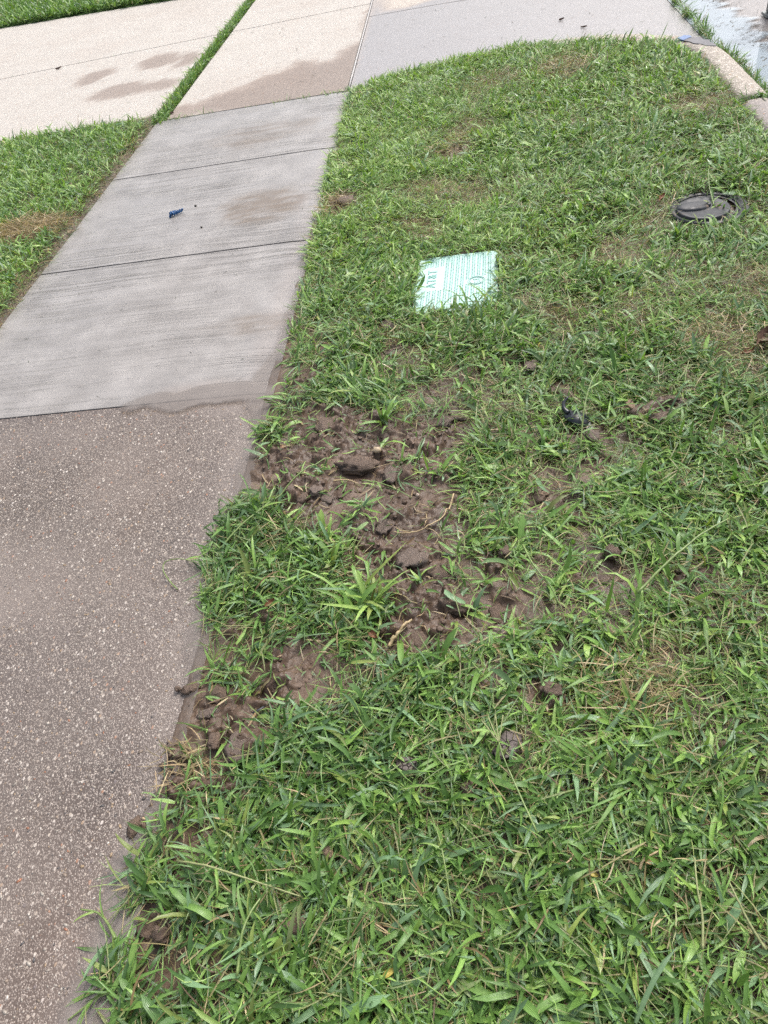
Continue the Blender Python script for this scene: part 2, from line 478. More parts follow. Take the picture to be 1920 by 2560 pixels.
MUD_SPOTS = [  # centre, rx, ry, rot
    ((0.998, 1.844), 0.065, 0.05, 0), ((1.225, 1.690), 0.10, 0.055, 0.1), ((1.299, 1.741), 0.06, 0.03, 0), ((0.906, 1.366), 0.085, 0.055, -0.2), ((1.235, 1.083), 0.06, 0.055, 0),
    ((1.031, 1.109), 0.10, 0.045, 0.1), ((0.770, 0.832), 0.06, 0.03, 0), ((0.424, 2.338), 0.05, 0.05, 0), ((0.457, 2.172), 0.05, 0.04, 0), ((0.585, 1.891), 0.09, 0.06, 0),
    ((0.771, 1.008), 0.07, 0.07, 0), ((0.123, 3.516), 0.10, 0.17, 0), ((0.703, 3.908), 0.10, 0.09, 0), ((0.744, 1.130), 0.05, 0.05, 0.3),
    ((0.666, 1.328), 0.03, 0.06, 0), ((0.058, 0.328), 0.055, 0.05, 0), ((0.019, 0.648), 0.05, 0.06, 0), ((-0.033, 0.513), 0.03, 0.05, 0), ((0.169, 0.682), 0.09, 0.04, 0.2),
    ((0.134, 0.463), 0.05, 0.04, 0.2), ((0.103, 0.254), 0.06, 0.04, 0.2), ((0.850, 0.812), 0.06, 0.03, 0), ((0.697, 0.806), 0.07, 0.03, 0), ((0.139, 2.044), 0.05, 0.10, 0.0), ((0.185, 2.236), 0.06, 0.05, 0.0),
    ((1.049, 1.506), 0.06, 0.04, 0), ((0.894, 1.998), 0.05, 0.03, 0), ((1.080, 1.980), 0.04, 0.03, 0), ((0.183, 1.050), 0.05, 0.05, 0), ((0.245, 0.884), 0.12, 0.04, 0), ((0.084, 0.985), 0.05, 0.05, 0),
    ((0.855, 0.767), 0.05, 0.03, 0), ((0.368, 0.611), 0.03, 0.02, 0), ((0.190, 0.574), 0.05, 0.03, 0), ((0.287, 0.921), 0.1, 0.05, 0),
    ((-0.001, 0.566), 0.045, 0.05, 0), ((0.029, 0.462), 0.03, 0.03, 0), ((0.116, 0.605), 0.05, 0.03, 0), ((0.102, 0.415), 0.045, 0.03, 0), ((0.974, 1.316), 0.04, 0.03, 0), ((0.711, 1.546), 0.03, 0.04, 0), ((0.892, 0.917), 0.05, 0.03, 0),
]
DRY_SPOTS = [((1.034, 0.794), 0.14, 0.10), ((1.114, 0.859), 0.11, 0.07), ((1.258, 2.207), 0.16, 0.12), ((1.063, 2.277), 0.12, 0.12), ((1.534, 2.041), 0.16, 0.16), ((0.513, 3.119), 0.14, 0.22),
             ((0.812, 3.364), 0.20, 0.22), ((0.707, 4.167), 0.20, 0.25), ((1.371, 4.875), 0.25, 0.30), ((0.928, 4.836), 0.25, 0.3), ((1.561, 1.934), 0.14, 0.10), ((1.690, 2.295), 0.2, 0.2),
             ((1.527, 2.831), 0.25, 0.14), ((0.595, 3.486), 0.2, 0.2), ((0.460, 2.306), 0.1, 0.1), ((1.925, 3.988), 0.2, 0.25), ((0.993, 0.432), 0.12, 0.06), ((1.122, 0.380), 0.1, 0.06), ((1.302, 2.659), 0.2, 0.1)]

def mud_amount(x, y, grow=0.0):
    wx = (fbm(x * 9, y * 9, 31) - 0.5) * 0.10; wy = (fbm(x * 9 + 5, y * 9, 37) - 0.5) * 0.10
    m = np.zeros(np.shape(x))
    for p in MUD:
        m = np.maximum(m, smooth(0.055, -0.025, psd(x + wx, y + wy, p) - grow))
    for c, rx, ry, ro in MUD_SPOTS:
        m = np.maximum(m, smooth(-0.1, 0.45, ell(x + 0.6 * wx, y + 0.6 * wy, c, rx, ry, ro) + 14 * grow))
    return m

SPARSE = [((0.832, 1.215), 0.28, 0.28, 0.52), ((0.693, 1.954), 0.35, 0.20, 0.5), ((0.088, 2.165), 0.15, 0.30, 0.5), ((0.115, 0.956), 0.16, 0.14, 0.5), ((0.103, 0.508), 0.12, 0.20, 0.5),
          ((0.138, 0.292), 0.16, 0.12, 0.55), ((1.026, 1.528), 0.30, 0.16, 0.5), ((0.995, 1.056), 0.26, 0.12, 0.5), ((0.284, 0.858), 0.25, 0.08, 0.6), ((0.506, 1.147), 0.40, 0.42, 0.30), ((0.533, 2.172), 0.3, 0.12, 0.4)]
def sparse_amount(x, y):
    wx = (fbm(x * 6, y * 6, 45) - 0.5) * 0.2; wy = (fbm(x * 6 + 5, y * 6, 47) - 0.5) * 0.2
    m = np.zeros(np.shape(x))
    for c, rx, ry, k in SPARSE:
        m = np.maximum(m, k * smooth(0.0, 0.5, ell(x + wx, y + wy, c, rx, ry)))
    return m

def dry_amount(x, y):
    wx = (fbm(x * 6, y * 6, 41) - 0.5) * 0.25; wy = (fbm(x * 6 + 5, y * 6, 43) - 0.5) * 0.25
    m = np.zeros(np.shape(x))
    for c, rx, ry in DRY_SPOTS:
        m = np.maximum(m, smooth(0.0, 0.7, ell(x + wx, y + wy, c, rx, ry)))
    return m

def h_right(x, y):
    x = np.asarray(x, float); y = np.asarray(y, float)
    d = x - np.minimum(edge_x(y), 0.0)
    z = -0.004 + 0.022 * smooth(0.0, 0.30, d) + 0.030 * smooth(0.5, 1.3, x) * smooth(1.5, 4, y)
    z = z + 0.030 * (fbm(x * 2.2, y * 2.2, 3) - 0.5) * smooth(0, 0.3, d) + 0.014 * (fbm(x * 8, y * 8, 5) - 0.5)
    z = z - 0.10 * smooth(0.0, -0.05, d)                       # dives below the paving where nothing spills over it
    z = z - 0.05 * smooth(0.02, 0.14, psd(x, y, RIGHT_LAWN) + 0.08)
    return z

def h_mud(x, y):
    m = mud_amount(x, y)
    z = h_right(x, y)
    wob = 0.35 * (fbm(x * 55, y * 55, 7, 3) - 0.5)
    w1, c1 = worley(x * 15, y * 17, 61)
    w2, c2 = worley(x * 34 + 3, y * 38, 67)
    w3, c3 = worley(x * 80 + 3, y * 84, 69)
    rel = 0.050 * (fbm(x * 9, y * 9, 71, 5) - 0.48)
    rel = rel + np.where(c1 > 0.45, 0.020 * (0.4 + c1) * smooth(0.60, 0.40, w1 + 1.5 * wob), 0)
    rel = rel + np.where(c2 > 0.35, 0.008 * (0.4 + c2) * smooth(0.55, 0.36, w2 + 1.5 * wob), 0)
    rel = rel + np.where(c3 > 0.4, 0.005 * smooth(0.55, 0.2, w3), 0)
    rel = rel + 0.013 * (fbm(x * 70, y * 70, 81, 3, 0.65) - 0.5)
    flat = smooth(0.47, 0.57, fbm(x * 5.5, y * 5.5, 91, 2))       # trodden smooth in places
    rel = rel * (0.88 - 0.68 * flat)
    return z + m * (rel - 0.006) + 0.003 * (fbm(x * 40, y * 40, 83, 2) - 0.5)

# ------------------------------------------------------------------ structure: ground, street, driveway, pavement
nb = np.array([[-400, -400, -0.16], [400, -400, -0.16], [400, 400, -0.16], [-400, 400, -0.16]], float)
tag(obj('ground', raw_mesh('ground', nb, np.array([[0, 1, 2, 3]])), M['ground']), kind='structure')

def lin(a, b, step):
    return np.linspace(a, b, max(2, int(round((b - a) / step)) + 1))

soil_x = np.concatenate([lin(-0.14, 1.20, 0.005), lin(1.21, 1.6, 0.01), lin(1.63, 2.16, 0.03)])
soil_y = np.concatenate([lin(-0.6, 0.3, 0.02)[:-1], lin(0.3, 2.15, 0.005), lin(2.18, 5.70, 0.03)])
X, Y = np.meshgrid(soil_x, soil_y)
xs_, ys_ = X.ravel(), Y.ravel()
zs_ = h_mud(xs_, ys_)
f_ = grid_faces(len(soil_x), len(soil_y))
cen = np.stack([xs_[f_].mean(1), ys_[f_].mean(1)], 1)
f_ = f_[psd(cen[:, 0], cen[:, 1], RIGHT_LAWN) < 0.06]
me = raw_mesh('soil', np.stack([xs_, ys_, zs_], 1), f_)
fattr(me, 'litter', np.clip((0.22 + 0.33 * smooth(1.5, 3.0, ys_) + 0.45 * dry_amount(xs_, ys_)) * (1 - mud_amount(xs_, ys_)) * (1 - 1.4 * sparse_amount(xs_, ys_)), 0, 1))
tag(obj('soil', me, M['soil']), kind='structure')
SOIL_Z = (soil_x, soil_y)

def h_left(x, y):
    d = -WALK_W - np.asarray(x, float)
    z = -0.045 * smooth(0.06, 0.0, d) + 0.012 + 0.02 * (fbm(np.asarray(x) * 3, np.asarray(y) * 3, 13) - 0.5) + 0.012 * (fbm(np.asarray(x) * 14, np.asarray(y) * 14, 15) - 0.5) * 1.5
    return z
lx, ly = lin(-5.2, -WALK_W, 0.03), lin(1.6, 5.45, 0.03)
X, Y = np.meshgrid(lx, ly); x_, y_ = X.ravel(), Y.ravel()
me = raw_mesh('soil_verge', np.stack([x_, y_, h_left(x_, y_)], 1), grid_faces(len(lx), len(ly)))
fattr(me, 'litter', np.clip(0.35 * smooth(0.06, 0.25, -WALK_W - x_), 0, 1))
tag(obj('soil_verge', me, M['soil']), kind='structure')

# the pavement: three broomed slabs and the exposed aggregate run
def walk_h(x, y):
    z = 0.0025 * (fbm(np.asarray(x) * 3, np.asarray(y) * 3, 21) - 0.5)
    return z - 0.004 * smooth(-0.10, 0.0, x)
def walk_wet(x, y):
    w = 0.55 + 0.6 * (fbm(x * 2.0, y * 2.0, 23) - 0.4)
    w = np.maximum(w, smooth(-0.30, -0.05, x))
    return np.clip(w, 0.25, 1)
def walk_stain(x, y):
    wx = (fbm(x * 7, y * 7, 25) - 0.5) * 0.2
    a = smooth(0.0, 0.6, ell(x + wx, y + wx, (-0.284, 3.660), 0.30, 0.30))
    b = 0.6 * smooth(0.0, 0.6, ell(x + wx, y + wx, (-0.515, 4.743), 0.45, 0.25))
    c = 0.6 * smooth(0.0, 0.6, ell(x + wx, y, (-0.141, 2.491), 0.30, 0.10))
    d = 0.35 * smooth(-0.04, 0.0, x + WALK_W - 1.36)
    return np.clip(np.maximum.reduce([a, b, c, 0 * d]) * (0.35 + 0.9 * smooth(0.30, 0.65, fbm(x * 7, y * 26, 27, 4, 0.65))), 0, 1)
def walk_silt(x, y):
    n = (fbm(x * 8, y * 5, 29) - 0.5) * 0.12
    s = 0.32 * smooth(-0.14, -0.02, x + n)
    s = np.maximum(s, 0.45 * smooth(0, 0.5, ell(x + n, y + n, (-0.16, 2.03), 0.42, 0.13)))
    s = np.maximum(s, 0.22 * smooth(0.45, 0.7, fbm(x * 2.5, y * 2.5, 33)) * smooth(2.0, 1.9, y))
    return np.clip(s, 0, 1)
def walk_broom(x, y):
    return np.clip(0.45 + 0.6 * smooth(0.40, 0.62, fbm(x * 1.2 + 4, y * 1.9, 35, 2)) - 0.35 * smooth(-1.12, -1.34, x), 0.12, 1.0)
WA = dict(wet=walk_wet, stain=walk_stain, silt=walk_silt, broom=walk_broom)
sidewalk = tag(empty('sidewalk', (0, 0, 0)), kind='structure')
J = [2.02, 3.185, 4.33, 5.335]
for k in range(3):
    g = 0.006
    a, b = J[k] + (g if k else 0.004), J[k + 1] - g
    o = grid_slab('concrete_slab', lin(-WALK_W, 0.025, 0.02), lin(a, b, 0.02), walk_h, 0.10, M['broom'], sidewalk, WA)
    tag(o, ['wet broomed slab next to the aggregate paving', 'middle wet broomed slab with a brown mud stain', 'far wet broomed slab touching the driveway'][k])
def agg_wet(x, y):
    return np.clip(0.62 + 0.9 * (fbm(x * 1.3 + 9, y * 1.3, 38) - 0.5) + 0.3 * smooth(-0.3, 0, x), 0.2, 1)
AA = dict(wet=agg_wet, film=agg_wet, stain=lambda x, y: 0.22 * smooth(0.45, 0.7, fbm(x * 1.7, y * 1.7, 44)) + 0.42 * smooth(0.8, 0.2, y), silt=lambda x, y: np.clip(walk_silt(x, y) + 0.45 * smooth(0.0, 0.9, ell(x + 0.3 * (fbm(x * 4, y * 4, 46) - 0.5), y, (-0.75, 1.15), 0.55, 0.30)), 0, 1))
o = grid_slab('concrete_slab', lin(-WALK_W, 0.0, 0.02), lin(-0.9, J[0], 0.02), lambda x, y: walk_h(x, y) - 0.003, 0.10, M['walk'], sidewalk, AA)
tag(o, 'wet exposed aggregate slab in the foreground')
# grit lying in the joints
gr = np.array([[-WALK_W, -0.9, -0.022], [0.0, -0.9, -0.022], [0.0, 5.4, -0.022], [-WALK_W, 5.4, -0.022]], float)
me = raw_mesh('joint_bed', gr, np.array([[0, 1, 2, 3]])); fattr(me, 'litter', np.zeros(4))
obj('joint_bed', me, M['soil'], sidewalk)

# the driveway: slabs divided by a strip of grass, a joint with a strip, and one cross joint; the apron falls to the street
def drive_h(x, y):
    x = np.asarray(x, float)
    return -0.002 - 0.060 * smooth(0.6, 2.31, x) + 0.004 * (fbm(x * 1.1, np.asarray(y) * 1.1, 51) - 0.5)
WETP = [(-0.972, 5.719), (-0.725, 5.915), (-0.539, 6.098), (-0.436, 6.278), (-0.186, 6.160), (0.034, 6.572), (0.006, 7.564), (0.117, 7.827), (0.169, 6.831), (0.065, 5.261), (-0.598, 5.204), (-1.182, 5.422), (-1.079, 5.568)]
WETE = [((-1.851, 7.067), 0.21, 0.27, 0.15), ((-1.566, 6.946), 0.13, 0.26, 0.1), ((-2.396, 6.895), 0.18, 0.24, -0.3), ((-1.988, 6.317), 0.27, 0.24, -0.2), ((-1.661, 6.293), 0.26, 0.18, -0.2), ((-1.247, 5.470), 0.20, 0.20, 0.0), ((-1.360, 5.435), 0.2, 0.1, 0)]
def drive_wet(x, y):
    wx = (fbm(x * 3, y * 3, 53) - 0.5) * 0.22; wy = (fbm(x * 3 + 7, y * 3, 55) - 0.5) * 0.22
    fz = (fbm(x * 22, y * 22, 59, 4, 0.7) - 0.5)
    w = 0.92 * smooth(0.09, -0.10, psd(x + wx, y + wy, WETP) + 0.16 * fz)
    for c, rx, ry, ro in WETE:
        w = np.maximum(w, 0.78 * smooth(-0.05, 0.36, ell(x + 0.6 * wx, y + 0.6 * wy, c, rx, ry, ro) + 0.5 * fz))
    ap = smooth(0.0, 0.02, x)
    dryp = smooth(0.05, -0.05, psd(x + wx, y + wy, [(0.1, 7.45), (0.35, 7.40), (0.75, 7.6), (1.1, 8.2), (1.0, 9.5), (0.3, 9.5), (0.05, 8.0)]))
    w = np.maximum(w, ap * (1 - dryp))
    return np.clip(w, 0, 1)
def drive_stain(x, y):
    w = drive_wet(x, y)
    return np.clip(4 * w * (1 - w), 0, 1) * 0.55 + 0.25 * smooth(0.5, 0.75, fbm(x * 1.5, y * 1.5, 57)) * (x < 0)
def drive_silt(x, y):
    n = (fbm(x * 5, y * 5, 58) - 0.5) * 0.1
    s = np.maximum(smooth(0, 0.5, ell(x + n, y + n, (-0.014, 5.096), 0.25, 0.04)), 0.6 * smooth(0, 0.5, ell(x + n, y + n, (-0.485, 5.108), 0.3, 0.05)))
    return 0.4 * s
DA = dict(wet=drive_wet, stain=drive_stain, silt=drive_silt, film=lambda x, y: drive_wet(x, y) * (0.10 + 0.9 * smooth(-0.02, 0.02, x)))
driveway = tag(empty('driveway', (0, 0, 0)), kind='structure')
def cross(x): return 7.80 + 0.10 * x
def drive_slab(x0, x1, y0, y1, step, mat='drive'):
    """y0/y1 are functions of x"""
    xs = lin(x0, x1, step); n = max(2, int((y1(x0) - y0(x0)) / step))
    T = np.linspace(0, 1, n)
    X = np.tile(xs, (n, 1)); Y = (1 - T)[:, None] * y0(xs)[None] + T[:, None] * y1(xs)[None]
    x, y = X.ravel(), Y.ravel()
    top = np.stack([x, y, drive_h(x, y)], 1)
    i = np.arange(len(top)).reshape(n, len(xs))
    ring = np.concatenate([i[0, :-1], i[:-1, -1], i[-1, :0:-1], i[:0:-1, 0]])
    low = top[ring].copy(); low[:, 2] -= 0.10
    kr = len(top) + np.arange(len(ring)); k = kr + len(ring)
    sk = np.stack([kr, k, np.roll(k, -1), np.roll(kr, -1)], 1)
    me = raw_mesh('driveway_slab', np.concatenate([top, top[ring], low]), [grid_faces(len(xs), n), sk])
    for an, av in DA.items(): fattr(me, an, np.concatenate([av(x, y), np.zeros(2 * len(ring))]))
    return obj('driveway_slab', me, M[mat], driveway)
one = lambda v: (lambda x: np.full(np.shape(x), float(v)) if np.ndim(x) else float(v))
drive_slab(-6.5, -1.43, one(5.42), lambda x: cross(x) - 0.007, 0.05)
drive_slab(-6.5, -1.43, lambda x: cross(x) + 0.007, lambda x: 9.85 - 0.13 * (np.asarray(x) + 3.0), 0.06)
drive_slab(-1.30, -0.012, one(5.352), lambda x: cross(x) - 0.007, 0.035)
drive_slab(-1.30, -0.012, lambda x: cross(x) + 0.007, one(12.0), 0.06)
drive_slab(0.012, 2.30, lambda x: 5.32 - 0.03 * np.asarray(x) - 0.9 * smooth(1.0, 2.3, x), one(7.30), 0.04, 'apron')
drive_slab(0.012, 2.30, one(7.314), one(12.0), 0.06, 'apron')
me = raw_mesh('joint_bed', np.array([[-6.5, 5.3, -0.045], [2.3, 5.3, -0.1], [2.3, 12, -0.1], [-6.5, 12, -0.045]], float), np.array([[0, 1, 2, 3]]))
fattr(me, 'litter', np.zeros(4)); obj('joint_bed', me, M['soil'], driveway)
# the pale strip pressed into the joint between pavement line and apron
me = tube_mesh('joint_strip', [(0.0, y, -0.004) for y in lin(5.4, 12, 0.3)], 0.007, 6)
obj('joint_strip', me, mat_plain('joint_strip_grey', (0.30, 0.29, 0.29), (0.5, 0.49, 0.48), 0.6), driveway)

# the street and the puddle in its gutter
def street_h(x, y):
    x = np.asarray(x, float)
    return -0.072 + 0.020 * smooth(2.5, 3.6, x) + 0.004 * (fbm(x * 1.5, np.asarray(y) * 1.5, 95) - 0.5)
o = grid_slab('street', lin(2.305, 9.0, 0.08), lin(-1.0, 14.0, 0.08), street_h, 0.08, M['street'], None,
              dict(wet=lambda x, y: np.clip(1.0 - 0.0 * x, 0, 1), film=lambda x, y: np.ones(np.shape(x)), stain=lambda x, y: 0.1 * fbm(x, y, 97), silt=lambda x, y: 0.25 * smooth(0.4, 0.7, fbm(x * 2, y * 2, 99))))
tag(o, kind='structure')

def film(name, x0, x1, y0, y1, step, z, depth, mat):
    xs, ys = lin(x0, x1, step), lin(y0, y1, step)
    X, Y = np.meshgrid(xs, ys); x, y = X.ravel(), Y.ravel()
    d = depth(x, y)
    f = grid_faces(len(xs), len(ys)); f = f[d[f].max(1) > 0.01]
    zz = z(x, y) if callable(z) else np.full(len(x), z)
    me = raw_mesh(name, np.stack([x, y, zz], 1), f)
    fattr(me, 'depth', np.clip(d, 0, 1))
    return tag(obj(name, me, mat), kind='structure')
def gutter_depth(x, y):
    lim = 2.66 + 0.14 * (fbm(y * 1.3, x * 0 + 3, 101) - 0.5) + 0.22 * (fbm(x * 6, y * 14, 103, 3) - 0.5)
    return smooth(0.0, 0.10, lim - x)
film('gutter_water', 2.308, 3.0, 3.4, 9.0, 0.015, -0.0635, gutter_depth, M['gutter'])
def walk_puddle(x, y):
    n = (fbm(x * 9, y * 6, 105, 3) - 0.5)
    width = np.interp(y, [-0.6, 0.2, 0.45, 0.62, 0.80, 0.95, 1.10, 1.3, 1.45, 1.62, 1.75, 1.9, 2.02, 2.1, 2.3, 2.9, 3.4, 3.9],
                      [0.12, 0.10, 0.06, 0.035, 0.05, 0.08, 0.06, 0.03, 0.05, 0.09, 0.05, 0.10, 0.15, 0.13, 0.07, 0.06, 0.03, 0.0])
    e = np.minimum(edge_x(y), 0.01)
    d = smooth(0.02, 0.075, x - (e - width) + 0.05 * n)
    lobe = smooth(0.0, 0.35, ell(x + 0.1 * n, y + 0.06 * n, (-0.22, 2.035), 0.36, 0.075)) * 0.85
    k = np.interp(y, [0.5, 0.62, 0.9, 1.5, 1.7, 2.0, 2.1], [1.0, 0.5, 0.6, 0.6, 0.5, 0.6, 0.45])
    return np.maximum(d * k * (0.7 + 0.6 * fbm(x * 14, y * 14, 109)), lobe * (0.6 + 0.8 * fbm(x * 6, y * 12, 110)))
film('puddle', -0.75, 0.03, -0.6, 3.9, 0.0125, lambda x, y: 0.0028 + 0 * x, walk_puddle, M['puddle'])

# the kerb: two stones, the near one greyer
def sweep(name, path, prof, mat, parent, hscale=None):
    path = np.asarray(path, float); n = len(path)
    tan = np.gradient(path[:, :2], axis=0); tan /= np.linalg.norm(tan, axis=1)[:, None]
    nor = np.stack([tan[:, 1], -tan[:, 0]], 1)
    prof = np.asarray(prof, float); k = len(prof)
    hs_ = np.ones(n) if hscale is None else hscale
    V = np.zeros((n, k, 3))
    V[:, :, :2] = path[:, None, :2] + nor[:, None] * prof[None, :, 0:1]
    V[:, :, 2] = path[:, None, 2] + np.where(prof[None, :, 1] > 0, prof[None, :, 1] * hs_[:, None], prof[None, :, 1])
    jx = fbm(V[..., 0] * 14, V[..., 1] * 14, 107) - 0.5
    V[..., 2] += 0.006 * jx
    i = np.arange(n * k).reshape(n, k)
    f = np.stack([i[:-1, :-1], i[:-1, 1:], i[1:, 1:], i[1:, :-1]], -1).reshape(-1, 4)
    me = raw_mesh(name, V.reshape(-1, 3), [f, np.array([i[0][::-1]]), np.array([i[-1]])])
    nv = n * k
    for an, v in (('wet', 0.12), ('stain', 0.15), ('silt', 0.0), ('film', 0.0)): fattr(me, an, np.full(nv, v))
    return obj(name, me, mat, parent)
kerb = tag(empty('kerb', (2.16, 4.2, 0)), kind='structure')
kp = [(-0.075, -0.15), (-0.075, 0.02), (-0.066, 0.038), (-0.045, 0.047), (0.0, 0.05), (0.035, 0.046), (0.062, 0.034), (0.082, 0.01), (0.092, -0.03), (0.1, -0.15)]
path = smooth_path([(2.195, 4.02, 0), (2.195, 4.4, 0), (2.19, 4.75, 0), (2.155, 4.98, 0), (2.075, 5.17, 0), (1.95, 5.33, 0), (1.78, 5.47, 0), (1.58, 5.565, 0), (1.35, 5.62, 0)], 60)
sweep('kerb_stone', path, kp, M['kerb'], kerb, np.interp(np.arange(60), [0, 24, 36, 59], [1, 1, 0.55, 0.15])).location = (-2.16, -4.2, 0)
s2 = sweep('kerb_stone', smooth_path([(2.19, -0.9, 0), (2.19, 0.8, 0), (2.19, 2.4, 0), (2.19, 3.965, 0)], 60), kp, M['street'], kerb)
s2.location = (-2.16, -4.2, 0)
tag(s2, 'greyer kerb stone at the right edge of the picture')

# ------------------------------------------------------------------ grass
LID_C, LID_R = (0.685, 2.585), R(-3.5)
LID_POLY = [(LID_C[0] + x * math.cos(LID_R) - y * math.sin(LID_R), LID_C[1] + x * math.sin(LID_R) + y * math.cos(LID_R))
            for x, y in ((-0.165, -0.215), (0.165, -0.215), (0.165, 0.215), (-0.105, 0.215), (-0.165, 0.14))]
METER_C = (1.695, 2.895)

